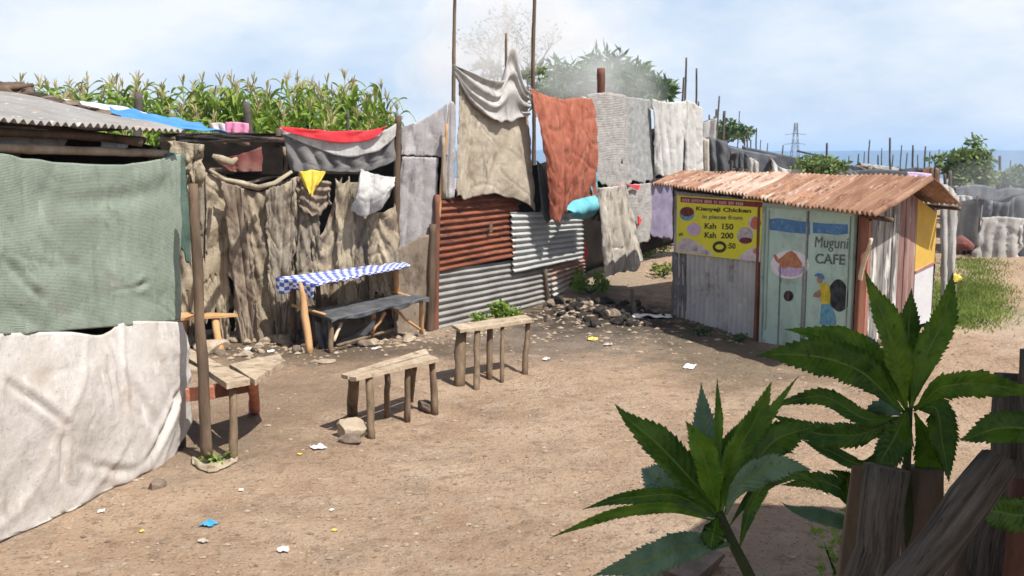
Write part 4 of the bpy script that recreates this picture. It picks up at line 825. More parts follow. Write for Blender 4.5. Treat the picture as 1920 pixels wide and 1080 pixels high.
furn('bench', 'rough bench of two warped boards in the middle of the yard, beside the pale stone', 'bench', .51,
     [[(640, 704), (798, 659), (803, 664), (652, 709)], [(655, 711), (804, 666), (822, 676), (668, 713)]],
     [((663, 708), (660, 777), .052), ((692, 708), (697, 822), .036), ((726, 700), (726, 781), .028), ((765, 688), (763, 791), .030), ((777, 678), (769, 752), .03), ((810, 677), (816, 777), .034)], 'rough benches in the yard')
furn('bench', 'longer legged single board bench right of the middle one, nearest the iron wall', 'bench', .575,
     [[(847, 613), (985, 594), (1001, 603), (863, 622)]],
     [((866, 618), (860, 723), .062), ((895, 618), (893, 731), .034), ((919, 612), (917, 711), .034), ((942, 612), (941, 718), .024), ((990, 603), (984, 702), .034)], 'rough benches in the yard')
# left counter of planks
t1 = furn('plank_counter', 'low counter of broad worn planks with a red brown apron beside the dark post', 'counter', .60,
     [[(338, 664), (352, 655), (470, 714), (425, 726)], [(430, 688), (524, 668), (532, 682), (478, 719)], [(343, 680), (385, 700), (350, 700), (320, 690)]],
     [((437, 722), (437, 864), .036), ((378, 724), (389, 862), .042), ((474, 716), (477, 770), .05, 'apron'), ((345, 690), (352, 790), .04)], thick=.05)
board('apron_board', P(348, 741, 7.86), P(403, 735, 7.9), .105, .03, M['apron'], t1)
board('apron_board', Zp(402, 733, .51), Zp(466, 722, .53), .12, .03, M['post_rust'], t1)
# small bench
furn('bench', 'small bench with a fresh orange board by the tan sacking on the left', 'bench', .43,
     [[(325, 589), (440, 588), (446, 593), (325, 600)]], [((404, 596), (413, 662), .05, 'wood_orange'), ((345, 596), (345, 645), .04, 'wood_orange')], mtop='wood_orange', thick=.03)
# table with checked cloth
tb = furn('table', 'narrow table on orange poles under a blue checked cover', 'table', .87,
     [[(524, 523, 12.75), (750, 493, 13.75), (766, 499, 13.45), (590, 533, 12.4)]],
     [((567, 531, 12.5), (580, 662), .05, 'wood_orange'), ((548, 528, 12.7), (550, 642), .04, 'wood_dark'), ((741, 502, 13.5), (748, 618), .045, 'wood_orange'), ((596, 523, 12.9), (600, 635), .035, 'wood_dark')], mtop='wood_dark')
pole('brace', P(548, 572, 12.7), P(610, 590, 12.5), .02, .018, M['wood_orange'], tb)
pole('brace', P(728, 545, 13.7), P(770, 556, 13.5), .018, .016, M['wood_orange'], tb)
b = MB(); cq = [P(519, 520, 12.75), P(753, 490, 13.75), P(769, 496, 13.43), P(592, 532, 12.36)]
def cf(u, v):
    p = cq[0].lerp(cq[1], u).lerp(cq[3].lerp(cq[2], u), min(1, v / .8)); p.z += .006 * nz3(u * 12, v * 4, 2)
    if v > .8: p.z -= (v - .8) / .2 * (.03 + .035 * nz3(u * 11, 3)) + .0; p.y -= .012
    return p
b.grid(70, 20, cf, lambda u, v: (u * 2, v * .5))
def cf2(u, v):
    p = cq[0].lerp(cq[3], u); p.z -= v * (.15 + .05 * math.sin(u * 9)); p.x -= .01 + .02 * v * math.sin(u * 14); p.y -= .02; return p
b.grid(16, 10, cf2, lambda u, v: (u * .6, v * .25))
tag(b.build('table_cover', M['check'], smooth=True, solid=.003), 'blue and white checked plastic cover on the narrow table', 'table cover')
# bench in front of it
bb_ = furn('bench', 'plank bench covered in dark grey plastic in front of the checked table', 'bench', .43,
     [[(580, 585, 12.75), (757, 553, 13.65), (803, 560, 13.4), (618, 600, 12.4)]],
     [((619, 602, 12.45), (621, 662), .036, 'wood_leg'), ((790, 563, 13.35), (790, 628), .03, 'wood_orange'), ((700, 582, 12.9), (698, 640), .035, 'wood_orange'), ((590, 590, 12.75), (592, 648), .03, 'wood_dark')], mtop='black_plastic')
pole('brace', P(735, 578, 13.3), P(788, 618, 13.4), .02, .018, M['wood_orange'], bb_)
pole('brace', P(640, 605, 12.6), P(626, 640, 12.4), .022, .02, M['wood_pale'], bb_)
pole('brace', P(722, 585, 13.0), P(700, 622, 12.9), .025, .02, M['wood_orange'], bb_)
pole('brace', P(632, 648, 12.4), P(738, 618, 13.3), .022, .022, M['wood_leg'], bb_)
b = MB(); cq2 = [P(577, 582, 12.75), P(758, 550, 13.65), P(804, 557, 13.38), P(620, 598, 12.36)]
def c3(u, v):
    vv = min(1, v / .65); p = cq2[0].lerp(cq2[1], u).lerp(cq2[3].lerp(cq2[2], u), vv); p.z += .012 * nz3(u * 14, v * 5, 5)
    if v > .65: k = (v - .65) / .35; p.z -= k * (.05 + .05 * nz3(u * 6, 8) - .02 * math.sin(u * 17)); p.y -= .02 + .02 * k * math.sin(u * 40); p.x += .01
    return p
b.grid(80, 24, c3); tag(b.build('plastic_sheet', M['black_plastic'], smooth=True, solid=.004), 'ragged dark grey plastic sheet over the front bench', 'plastic')
drape('plastic_sheet', [(590, 600), (600, 604), (612, 606)], [(594, 640), (606, 655), (612, 650)], plane((-3, 12.55), (0, 13.3)), M['black_plastic'], 'dark plastic rag trailing to the ground at the left of the front bench', 'plastic', nu=20, nv=24, fold=.05, ff=1.5)
drape('plastic_sheet', [(625, 640), (665, 625), (706, 592)], [(630, 652), (670, 640), (700, 612)], plane((-3, 12.6), (0, 13.4)), M['black_plastic'], 'dark plastic swag hanging under the front bench', 'plastic', nu=20, nv=10, fold=.03, ff=2)

# ================================================================ STONES, RUBBISH
rock('stone', G(659, 818), (.135, .12, .145), M['stone'], 'pale boulder by the left legs of the middle bench', seed=12)
rock('stone', G(659, 828), (.12, .10, .06), M['stone_dark'], 'flat dark stone under the pale boulder', seed=15)
rock('log_stump', G(797, 768), (.16, .07, .08), M['stone_dark'], 'dark stump behind the right legs of the middle bench', 'stump', seed=5)
rock('stone', G(612, 680), (.12, .10, .05), M['stone'], 'flat brown stone in front of the dark plastic bench', seed=8)
SGp = 'stones lying along the sacking wall'
for k in range(46):
    px = random.uniform(350, 800); py = random.uniform(628, 668) - max(0, px - 560) * .10
    s = random.uniform(.05, .14); rock('stone', G(px, py), (s, s * .8, s * .6), M[random.choice(('stone', 'stone', 'stone_dark'))], 'loose brown stone among the rubble at the foot of the sacking wall', group=SGp, sub=2)
for px, py, s in ((395, 660, .26), (445, 640, .18), (520, 640, .2), (385, 632, .15)):
    rock('stone', G(px, py), (s, s * .7, s * .5), M['stone'], {395: 'largest flat tan rock behind the plank counter', 445: 'tan rock left of the sack curtain foot', 520: 'bulky rock under the foot of the brown sack curtain', 385: 'rock below the small orange board bench'}[px])
litter = [(597, 841, .085, .045, 'paper', 'white paper scrap in front of the middle bench'), (392, 985, .07, .045, 'blue_plastic', 'bright blue plastic scrap on the dirt'),
          (452, 921, .03, .02, 'paper', 'small pinkish white scrap left of centre on the dirt'), (622, 958, .022, .022, 'paper', 'small white cap on the dirt near the bottom'),
          (266, 998, .022, .022, 'yellow', 'round yellow bottle cap near the off white sheet'), (190, 960, .03, .03, 'paper', 'white scrap at the hem of the off white sheet'),
          (531, 1034, .07, .06, 'sign_white', 'pale pink crumpled scrap at the bottom of the yard'), (381, 1017, .05, .03, 'beige', 'beige flake near the bright blue scrap'),
          (1024, 675, .085, .05, 'paper', 'white scrap right of the long legged bench'), (1293, 689, .11, .04, 'paper', 'white scrap on the dirt before the cafe hut'),
          (1112, 637, .08, .05, 'yellow', 'yellow scrap on the burnt ground'), 
          (1140, 648, .10, .04, 'beige', 'beige scrap on the ground beside the yellow scrap'), (678, 598, .05, .03, 'yellow', 'yellow wrapper under the dark plastic bench'),
          (465, 655, .06, .05, 'paper', 'crumpled white wrapper at the foot of the sack curtain'), (508, 660, .06, .05, 'paper', 'white cup lying left of the checked table'),
          (703, 655, .06, .05, 'sign_white', 'pale crumpled bag in front of the dark plastic bench'), (562, 853, .02, .02, 'yellow', 'tiny yellow scrap left of the pale boulder'), (627, 996, .02, .02, 'yellow', 'tiny yellow scrap near the bottom centre'),
          (1460, 1075, .02, .02, 'yellow', 'tiny yellow scrap in the shade')][:-1]
for px, py, sx, sy, mm, lab in litter:
    b = MB(); c = G(px, py); sd = random.random() * 30; ro = random.random() * 3
    sx *= .72
    def lf(u, v):
        x = (u - .5) * 2 * sx * (1 + .3 * nz3(v * 4, sd)); y = (v - .5) * 2.4 * sx * (1 + .4 * nz3(u * 4, sd, 3)); xx = x * math.cos(ro) - y * math.sin(ro) * .6; yy = x * math.sin(ro) * .6 + y * math.cos(ro)
        z = .010 + abs(nz3(u * 3 + sd, v * 3)) * sx * .6
        return Vector((c.x + xx, c.y + yy, th(c.x + xx, c.y + yy) + z))
    b.grid(7, 7, lf); tag(b.build('litter', M[mm], smooth=False, solid=.002), lab, 'litter')
# white tray + burnt heap
b = MB(); c = G(1222, 597)
b.grid(12, 6, lambda u, v: Vector((c.x - .3 + .6 * u, c.y - .1 + .28 * v, c.z + .03 + .05 * nz3(u * 4, v * 2, 4))))
tag(b.build('plastic_sheet', M['paper'], smooth=True, solid=.004), 'white plastic lying in the shade by the cafe hut wall', 'plastic')
BH = 'charred lumps of the burnt rubbish heap'
for k in range(110):
    a = random.random() * 6.28; rr_ = random.random() ** .6; x = 1.35 + math.cos(a) * rr_ * 1.0; y = 15.2 + math.sin(a) * rr_ * 1.15
    s = random.choice((.03, .04, .05, .07, .10)) * random.uniform(.8, 1.3); rock('charred_lump', (x, y, th(x, y)), (s, s * .8, s * .8), M['char'] if random.random() < .78 else random.choice((M['stone'], M['stone_dark'], M['sack_brown'])), 'charred lump in the burnt rubbish heap between iron wall and cafe hut', 'rubbish', BH, sub=2)
pole('stake', G(1190, 590), P(1185, 545, 15.6), .04, .03, M['wood_grey'], label='short charred stake standing in the burnt rubbish heap', cat='stake')
# gravel (uncountable)
rg = random.Random(3); b = MB()
ico = [Vector(v) for v in ((0, 0, 1), (.9, 0, .3), (.28, .85, .3), (-.72, .53, .3), (-.72, -.53, .3), (.28, -.85, .3))]
for k in range(9000):
    if k < 6500: y = 5.4 + 11 * rg.random() ** 1.3; x = rg.uniform(-.5, .56) * y
    else: x = rg.gauss(6.8, 1.3); y = rg.uniform(9, 19)
    if k % 5 == 0 and k < 6500:
        if rg.random() < .55: x = rg.gauss(1.3, 1.2); y = rg.gauss(14.6, 1.1)
        else: x = rg.uniform(-4, -.2); y = 12.1 + (x + 4) * .42 + rg.gauss(0, .45)
    s = rg.choice((.006, .009, .014, .02, .03, .045) if k % 5 == 0 and k < 6500 else ((.004, .006, .008, .011, .016, .022) if rg.random() < .6 else (.004, .005, .006))); z = th(x, y); n0 = len(b.v); a = rg.random() * 6
    sx, sy = s * rg.uniform(.8, 1.7), s * rg.uniform(.7, 1.2)
    for v in ico: b.v.append(Vector((x + (v.x * math.cos(a) - v.y * math.sin(a)) * sx, y + (v.x * math.sin(a) + v.y * math.cos(a)) * sy, z - .1 * s + v.z * s * .8)))
    mi = 0 if rg.random() < .7 else (1 if rg.random() < .75 else 2)
    for i in range(5): b.face((n0, n0 + 1 + i, n0 + 1 + (i + 1) % 5), mi=mi)
tag(b.build('gravel', [M['pebble'], M['stone_dark'], M['stone']]), kind='stuff', label='pebbles and crumbs scattered over the dirt yard', cat='gravel')

# ================================================================ PLANTS
def leafcards(b, c, rad, n, size, rnd, flat_=.5, up=.2, mi=0):
    for k in range(n):
        d = Vector((rnd.gauss(0, 1), rnd.gauss(0, 1), rnd.gauss(0, 1))).normalized() * rnd.random() ** .4
        p = c + Vector((d.x * rad[0], d.y * rad[1], d.z * rad[2]))
        ax = Vector((rnd.gauss(0, 1), rnd.gauss(0, 1), rnd.gauss(up, .6))).normalized(); sd = ax.cross(Vector((rnd.gauss(0, 1), rnd.gauss(0, 1), rnd.gauss(0, 1)))).normalized()
        l_ = size * rnd.uniform(.6, 1.3); w_ = l_ * flat_ * .5
        b.quad([p, p + ax * l_ * .5 + sd * w_, p + ax * l_, p + ax * l_ * .5 - sd * w_], mi=mi)
def tree(name, base, top, clumps, size, m, label, group=None, trunk=.12, n=500, seed=1, flat_=.45, cat='tree'):
    rnd = random.Random(seed); base = Vector(base); e = empty(name, base, label, cat, group); bt_ = MB(); bc = MB()
    top = Vector(top); bt_.tube([base, base.lerp(top, .5) + Vector((.1, 0, 0)), top], [trunk, trunk * .7, trunk * .35], 8, .1)
    for c, r in clumps:
        c = Vector(c); s_ = base.lerp(top, rnd.uniform(.35, .9)); bt_.tube([s_, s_.lerp(c, .5) + Vector((0, 0, .1)), c], [trunk * .35, trunk * .22, trunk * .08], 6)
        for q in range(6):
            d = Vector((rnd.gauss(0, .5) * r[0], rnd.gauss(0, .5) * r[1], rnd.gauss(.1, .5) * r[2])); bt_.tube([c, c + d * .5, c + d], [trunk * .08, trunk * .05, trunk * .02], 4)
            leafcards(bc, c + d, (r[0] * .5, r[1] * .5, r[2] * .5), n // 6, size, rnd, flat_)
    bt_.build('trunk', M['bark'], e, smooth=True); bc.build('crown', m, e); return e
def bush(name, c, r, n, size, m, label, seed=1, cat='bush', group=None, flat_=.5):
    rnd = random.Random(seed); c = Vector(c); e = empty(name, c, label, cat, group); bc = MB(); bs = MB()
    for k in range(9):
        d = Vector((rnd.uniform(-.7, .7) * r[0], rnd.uniform(-.7, .7) * r[1], rnd.uniform(.35, 1) * r[2]))
        bs.tube([c, c + d * .5, c + d], [.012, .009, .004], 5); leafcards(bc, c + d * .9, (r[0] * .35, r[1] * .35, r[2] * .35), n // 9, size, rnd, flat_)
    bs.build('stems', M['stem'], e); bc.build('foliage', m, e); return e
# weeds
bush('weed', G(945, 604), (.28, .2, .26), 900, .07, M['weed'], 'bright green weed at the foot of the iron wall behind the long legged bench', 1, 'weed')
bush('weed', G(905, 612), (.22, .15, .2), 180, .06, M['weed'], 'small green weed just left of the bright one at the iron wall', 7, 'weed')
bush('weed', G(1105, 552), (.40, .3, .36), 1100, .07, M['weed'], 'grassy weed clump between iron wall and cream blanket', 2, 'weed')
bush('weed', G(1095, 522), (.22, .2, .25), 160, .07, M['weed'], 'small weed tuft at the right end of the iron wall', 8, 'weed')
bush('weed', G(1215, 490), (.5, .4, .48), 1100, .09, M['weed'], 'leafy green weeds beside the cafe hut left wall', 3, 'weed')
bush('weed', G(1243, 525), (.28, .25, .22), 200, .08, M['grass'], 'dry grass tuft at the left corner of the cafe hut', 4, 'weed')
bush('weed', G(1313, 628), (.22, .16, .10), 120, .06, M['tree'], 'dark weeds at the foot of the cafe hut front wall', 5, 'weed')
bush('weed', G(1378, 640), (.2, .15, .08), 90, .06, M['tree'], 'dark low weeds beside the cafe door post', 15, 'weed')
bush('weed', Vector((1.78, 4.9, th(1.78, 4.9))), (.28, .25, .55), 420, .06, M['weed'], 'bright green weed below the timber posts in the foreground', 6, 'weed')
bush('weed', G(405, 866), (.2, .12, .07), 60, .04, M['weed'], 'tiny weed at the foot of the dark shack post', 16, 'weed')
# grass patch right of the hut
rg = random.Random(9); b = MB()
for k in range(15000):
    u = rg.random(); v = rg.random(); cx, cy = 1815 + rg.gauss(0, 36), 560 + rg.gauss(0, 27)
    if cx < 1752 or cy < 500 or cy > 622 or (cx - 1812) ** 2 / 85 ** 2 + (cy - 560) ** 2 / 62 ** 2 > 1 + .35 * nz3(cx * .03, cy * .03): continue
    p = G(cx, cy) if k % 12 == 0 or k < 5 else p_prev + Vector((rg.gauss(0, .16), rg.gauss(0, .2), 0)); p.z = th(p.x, p.y)
    if k % 12 == 0 or k < 5: p_prev = p.copy()
    h_ = rg.uniform(.03, .09); a = rg.random() * 6.28; d = Vector((math.cos(a), math.sin(a), 0)); t = Vector((rg.gauss(0, .5), rg.gauss(0, .5), 0)) * h_
    b.quad([p - d * .008, p + d * .008, p + t + UPV * h_])
tag(b.build('grass', M['grass']), 'short yellowish green grass patch right of the cafe hut', 'grass', kind='stuff')

# maize
def maize(seed):
    rnd = random.Random(seed); b = MB(); H = 2.45
    b.tube([(0, 0, 0), (.02, .01, 1.2), (.03, 0, H)], [.017, .013, .006], 6)
    nl = 27
    for k in range(nl):
        z = .9 + (H - 1.0) * k / nl; a = (k % 2) * math.pi + rnd.uniform(-1.1, 1.1); L_ = rnd.uniform(.40, .68) * (1 - .25 * k / nl); w_ = rnd.uniform(.03, .05)
        d = Vector((math.cos(a), math.sin(a), 0)); sd = Vector((-d.y, d.x, 0)); rise = rnd.uniform(.8, 1.7); droop = rnd.uniform(.5, 1.8); n = 9; pr = None
        for i in range(n + 1):
            t = i / n; c = Vector((.02, 0, z)) + d * L_ * t * .85 + UPV * L_ * (rise * t - droop * 1.1 * t * t)
            ww = w_ * (math.sin(math.pi * (.12 + .88 * t)) ** .6) * (1 - t * .3); tw = sd + UPV * .5 * math.sin(t * 5 + seed)
            cur = (c - tw * ww + UPV * .015, c, c + tw * ww + UPV * .015)
            if pr: b.quad([pr[0], pr[1], cur[1], cur[0]]); b.quad([pr[1], pr[2], cur[2], cur[1]])
            pr = cur
    me1 = b
    t_ = MB()
    for k in range(7):
        a = rnd.random() * 6.28; s_ = rnd.uniform(.03, .12); l_ = rnd.uniform(.10, .24)
        q = Vector((.03, 0, H - .05 + .02 * k * .5)); t_.tube([q, q + Vector((math.cos(a) * s_ * .5, math.sin(a) * s_ * .5, l_ * .6)), q + Vector((math.cos(a) * s_, math.sin(a) * s_, l_ * .9))], [.005, .010, .005], 4)
    return me1, t_
protos = []
for k in range(7):
    a, t_ = maize(k + 1); o = a.build('maize_plant', M['maize'], smooth=True); c = t_.build('tassel', M['tassel'], o)
    tag(o, 'tall maize plant with pale tassel in the field behind the left shacks', 'maize', 'maize plants behind the left shacks'); protos.append(o)
rnd = random.Random(5); cnt = 0
for row in range(6):
    Y = 15.6 + row * .75; x = -9.4 - row * .5
    xe = -1.75 if row else -1.9
    while x < xe - .1 * row:
        yy = Y + rnd.uniform(-.25, .25); z = th(x, yy); px = 960 + x / yy * F
        hz = {0: 1.0}.get(row, 1.0)
        sc = rnd.uniform(.80, 1.12) * 1.0
        if px > -40:
            if cnt < 7: o = protos[cnt]; o.location = (x, yy, z); o.rotation_euler = (0, 0, rnd.random() * 6); o.scale = (sc,) * 3
            else: o = dup(protos[rnd.randrange(7)], (x, yy, z), rnd.random() * 6, sc)
            o.rotation_euler.x = rnd.gauss(0, .05); o.rotation_euler.y = rnd.gauss(0, .05)
            cnt += 1
        x += rnd.uniform(.12, .22)
print('maize', cnt)
pole('stake', P(258, 300, 14.6), P(260, 172, 14.6), .06, .055, M['pole_grey'], label='thick grey stump rising before the maize above the blue sheet', cat='stake')
pole('stake', P(468, 300, 14.2), P(463, 192, 14.2), .07, .05, M['pole_grey'], label='grey forked stake before the maize by the pink cloth', cat='stake')
pole('stake', P(654, 300, 14.8), P(652, 205, 14.8), .025, .02, M['pole_grey'], label='thin stake before the maize above the red strip', cat='stake')

# trees behind the blankets
def cl(px, py, Y, r): return (P(px, py, Y), r)
tree('tree', P(1140, 330, 30), P(1145, 150, 30), [cl(1040, 165, 30, (.9, .8, .5)), cl(1085, 140, 30, (.8, .8, .6)), cl(1130, 125, 30, (.7, .8, .75)), cl(1175, 150, 30, (.8, .8, .6)), cl(1215, 165, 30, (.6, .8, .45)), cl(1120, 165, 29, (1.1, .8, .5)), cl(1180, 178, 29.5, (.9, .8, .35)), cl(1060, 180, 30, (.9, .8, .35)), cl(1238, 172, 30, (.3, .5, .3))],
     .38, M['tree'], 'feathery dark tree behind the orange and grey blankets, veiled by smoke', trunk=.16, n=420, seed=3, flat_=.22)
tree('tree', P(900, 300, 24), P(905, 120, 24), [cl(915, 130, 24, (.35, .4, .15)), cl(985, 140, 24, (.4, .4, .18)), cl(930, 142, 24, (.5, .4, .15))], .16, M['tree_light'], 'small green tree peeping behind the peaked canvas', trunk=.05, n=120, seed=5)
# wispy tree in the smoke
e = empty('tree', P(930, 300, 26), 'thin nearly bare tree standing in the white smoke behind the peaked canvas', 'tree'); b = MB(); bc = MB(); rnd = random.Random(8)
def br(p, d, l, r, lv):
    q = p + d * l; b.tube([p, p.lerp(q, .5) + Vector((rnd.gauss(0, .05), 0, 0)), q], [r, r * .8, r * .6], 5)
    if lv == 0: leafcards(bc, q, (.18, .18, .18), 2, .10, rnd, .4); return
    for k in range(3):
        dd = (d + Vector((rnd.gauss(0, .5), rnd.gauss(0, .4), rnd.gauss(.1, .3)))).normalized(); br(p.lerp(q, rnd.uniform(.5, 1)), dd, l * rnd.uniform(.55, .8), r * .62, lv - 1)
for px in (925, 1005, 950): br(P(px, 220, 26), Vector((rnd.gauss(0, .15), 0, 1)).normalized(), 1.3, .03, 4)
b.build('trunk', M['bark'], e); bc.build('foliage', M['tree'], e)
# background right
tree('tree', P(1812, 400, 32), P(1815, 300, 32), [cl(1800, 300, 32, (.6, .6, .4)), cl(1830, 290, 32, (.55, .6, .45)), cl(1812, 320, 32, (.6, .6, .4)), cl(1790, 325, 32, (.3, .5, .25)), cl(1835, 315, 32, (.4, .5, .35)), cl(1815, 345, 32, (.6, .6, .4)), cl(1800, 370, 32, (.5, .6, .3))],
     .22, M['tree_light'], 'tall bushy tree beyond the right end of the cafe hut', trunk=.1, n=360, seed=13)
tree('tree', P(1900, 420, 34), P(1900, 330, 34), [cl(1880, 345, 34, (.7, .7, .4)), cl(1915, 335, 34, (.6, .6, .4)), cl(1905, 360, 34, (.8, .7, .4)), cl(1865, 365, 34, (.6, .6, .3)), cl(1940, 350, 34, (.7, .6, .5))], .22, M['tree'], 'wide bushy tree above the grey shack at the right edge', trunk=.1, n=360, seed=14)
bush('bush', P(1545, 335, 26), (1.0, .8, .5), 1400, .16, M['tree_light'], 'round bright green bush behind the rusty roof of the cafe hut', 17)
bush('bush', P(1365, 268, 40), (1.2, .8, .8), 700, .25, M['tree'], 'dull green bush behind the dark shelters left of the pylon', 18)
# ================================================================ FAR SHELTERS
def tent(label, top, bot, Y, m, seed=0, cat='shelter', depth=2.5, **k):
    e = empty('shelter', P(bot[0][0], bot[0][1], Y), label, cat)
    pl = atY(Y); drape('front_cover', top, bot, pl, m, parent=e, nu=30, nv=16, seed=seed, thick=.02, **k)
    b = MB(); n = len(top) - 1
    for i in range(n):
        a, c = pl(*top[i]), pl(*top[i + 1]); dz = Vector((.4, depth, -.25)); b.quad([a, c, c + dz, a + dz])
    b.build('roof_cover', M['slate'], e, solid=.03)
    for i in (0, n):
        a = pl(*top[i]); g0 = Vector((a.x, a.y + .1, th(a.x, a.y))); pole('post', g0, a + Vector((0, .1, .05)), .05, .04, M['pole_grey'], e)
    return e
tent('grey crumpled shelter right behind the white sheets', [(1312, 262), (1330, 258), (1362, 268)], [(1312, 345), (1340, 345), (1362, 345)], 22.5, M['slate'], 1, fold=.1, ff=3, crease=.12)
tent('peaked grey canvas shelter between the white sheets and the tall poles', [(1312, 232), (1328, 226), (1343, 222)], [(1312, 262), (1325, 262), (1340, 262)], 23.5, M['canvas_grey'], 2, fold=.06, ff=2)
tent('small pale cloth shelter at the foot of the white sheets', [(1306, 255), (1316, 258), (1328, 262)], [(1306, 345), (1318, 345), (1328, 345)], 21.8, M['beige'], 12, fold=.06, ff=2)
tent('long slate grey shelter with sloping ridge behind the cafe roof', [(1362, 272), (1400, 282), (1450, 292), (1450, 296)], [(1362, 345), (1400, 345), (1440, 345), (1455, 345)], 27, M['slate2'], 3, fold=.05, ff=4)
tent('dark low shelter sloping down towards the green bush', [(1395, 276), (1440, 285), (1500, 298), (1530, 306)], [(1400, 320), (1440, 325), (1500, 335), (1530, 340)], 31, M['slate'], 4, fold=.05, ff=4)
tent('bright white sheet shelter left of the green bush', [(1446, 298), (1458, 312), (1480, 318), (1508, 312)], [(1446, 345), (1470, 345), (1490, 345), (1508, 345)], 26, M['white_cloth'], 5, fold=.08, ff=3)
tent('flat dark shelter right of the green bush', [(1575, 322), (1640, 318), (1700, 322), (1730, 328)], [(1575, 350), (1640, 350), (1700, 350), (1730, 350)], 30, M['slate'], 6, fold=.04, ff=4)
tent('far shelter with pale sheeting among the distant poles', [(1612, 306), (1640, 309), (1685, 315)], [(1612, 330), (1640, 330), (1685, 330)], 38, M['white_cloth'], 7, fold=.06, ff=3)
tent('brown roofed far shelter just over the cafe ridge', [(1640, 316), (1680, 320), (1740, 330)], [(1640, 345), (1680, 345), (1740, 345)], 33, M['sack_brown'], 8, fold=.04, ff=3)
# shelters on the right
tent('grey smoky shelter with a slogan cloth at the right edge', [(1838, 372), (1870, 378), (1900, 366), (1990, 372)], [(1826, 505), (1850, 515), (1895, 522), (1990, 522)], 20.5, M['slate2'], 9, fold=.10, ff=6, crease=.2, jag=.05)
drape('cloth_sheet', [(1834, 408), (1870, 405), (1908, 408)], [(1818, 496), (1850, 510), (1898, 512)], atY(20.2), M['canvas_grey'], 'pale slogan cloth hung on the grey smoky shelter at the right', 'sheet', nu=30, nv=24, fold=.06, ff=4, crease=.12, seed=81, rag=.15, jag=.05)
for k in range(5):
    b = MB(); y0 = 424 + 11 * k
    for i in range(9): b.quad([P(1868 + i * 3.8 + (k % 2), y0 + 4, 20.02), P(1870.6 + i * 3.8 + (k % 2), y0 + 4.2, 20.02), P(1870.6 + i * 3.8 + (k % 2), y0 + .6, 20.02), P(1868 + i * 3.8 + (k % 2), y0 + .4, 20.02)])
    b.build('faded_lettering', M['slate2'], bpy.data.objects['cloth_sheet'] if False else [o for o in COL.objects if o.get('label', '').startswith('pale slogan')][0])
tent('dark open shelter between the wrapped post and the slogan cloth', [(1796, 380), (1815, 376), (1838, 380)], [(1790, 488), (1812, 492), (1830, 495)], 20.8, M['char'], 10, fold=.04, ff=2)
tent('narrow grey wrapped booth right behind the cafe hut', [(1758, 345), (1775, 350), (1790, 372)], [(1758, 602), (1770, 600), (1778, 590)], 15.2, M['canvas_grey'], 11, fold=.05, ff=2, crease=.12, depth=1.0)
rock('bundle', P(1808, 468, 19.5), (.22, .2, .22), M['maroon'], 'dark red bundle at the mouth of the dark shelter on the right', 'bundle', seed=9)
b = MB(); c = P(1790, 484, 15.5); me = rockmesh(5, .13, .12, .10); me.materials.append(M['yellow']); o = bpy.data.objects.new('container', me); COL.objects.link(o); o.location = (c.x, c.y, th(c.x, c.y) + .5)
tag(o, 'small bright yellow container beside the grey wrapped booth', 'container')
pole('stake', Vector((c.x, c.y, th(c.x, c.y))), Vector((c.x, c.y, th(c.x, c.y) + .47)), .05, .05, M['wood_grey'], label='stump under the small yellow container', cat='stake')
drape('cloth_sheet', [(1700, 322), (1722, 323), (1745, 326)], [(1700, 334), (1722, 336), (1745, 338)], atY(24), M['sign_lilac'], 'lilac cloth showing just over the cafe ridge', 'cloth', nu=14, nv=6, fold=.02, ff=2)
tent('low grey shelter behind the dark shelter on the right', [(1790, 352), (1825, 346), (1865, 352)], [(1790, 400), (1825, 400), (1865, 400)], 26, M['slate2'], 21, fold=.05, ff=3)
tent('blue grey sheeted shelter below the wide tree at the right edge', [(1858, 362), (1890, 352), (1940, 358)], [(1858, 400), (1890, 400), (1940, 400)], 27, M['slate2'], 22, fold=.06, ff=3)
tent('black low shelter between the far brown roof and the lilac cloth', [(1690, 318), (1720, 314), (1752, 324)], [(1690, 345), (1720, 345), (1752, 345)], 36, M['slate'], 23, fold=.04, ff=3)
tent('low shelter with crumpled dark sheeting just left of the green bush', [(1500, 314), (1515, 308), (1532, 316)], [(1500, 345), (1515, 345), (1532, 345)], 28, M['slate'], 24, fold=.06, ff=2)
tent('far grey shelter left of the brown far roof', [(1560, 318), (1590, 312), (1622, 318)], [(1560, 345), (1590, 345), (1622, 345)], 35, M['slate2'], 25, fold=.05, ff=3)
rf = random.Random(21)
for k in range(20):
    px = rf.uniform(1575, 1750) if k < 9 else (rf.uniform(1795, 1925) if k < 17 else rf.uniform(1370, 1500)); Y = rf.uniform(27, 42) if k < 9 else rf.uniform(23, 34); w_ = rf.uniform(12, 28)
    yt = (rf.uniform(312, 324) if k < 9 else (rf.uniform(352, 385) if k < 17 else rf.uniform(285, 300)))
    e = tent('low patched shelter crowded among its neighbours on the plain', [(px - w_, yt + rf.uniform(0, 6)), (px, yt - rf.uniform(0, 5)), (px + w_, yt + rf.uniform(0, 8))], [(px - w_, yt + 30), (px, yt + 30), (px + w_, yt + 30)], Y, M[rf.choice(('slate', 'slate2', 'canvas_grey', 'sack_brown', 'slate', 'black_plastic', 'zinc_dull', 'roof_rust_deep', 'white_cloth'))], 200 + k, fold=.06, ff=3, crease=.1)
    e['group'] = 'patched shelters crowding the plain'
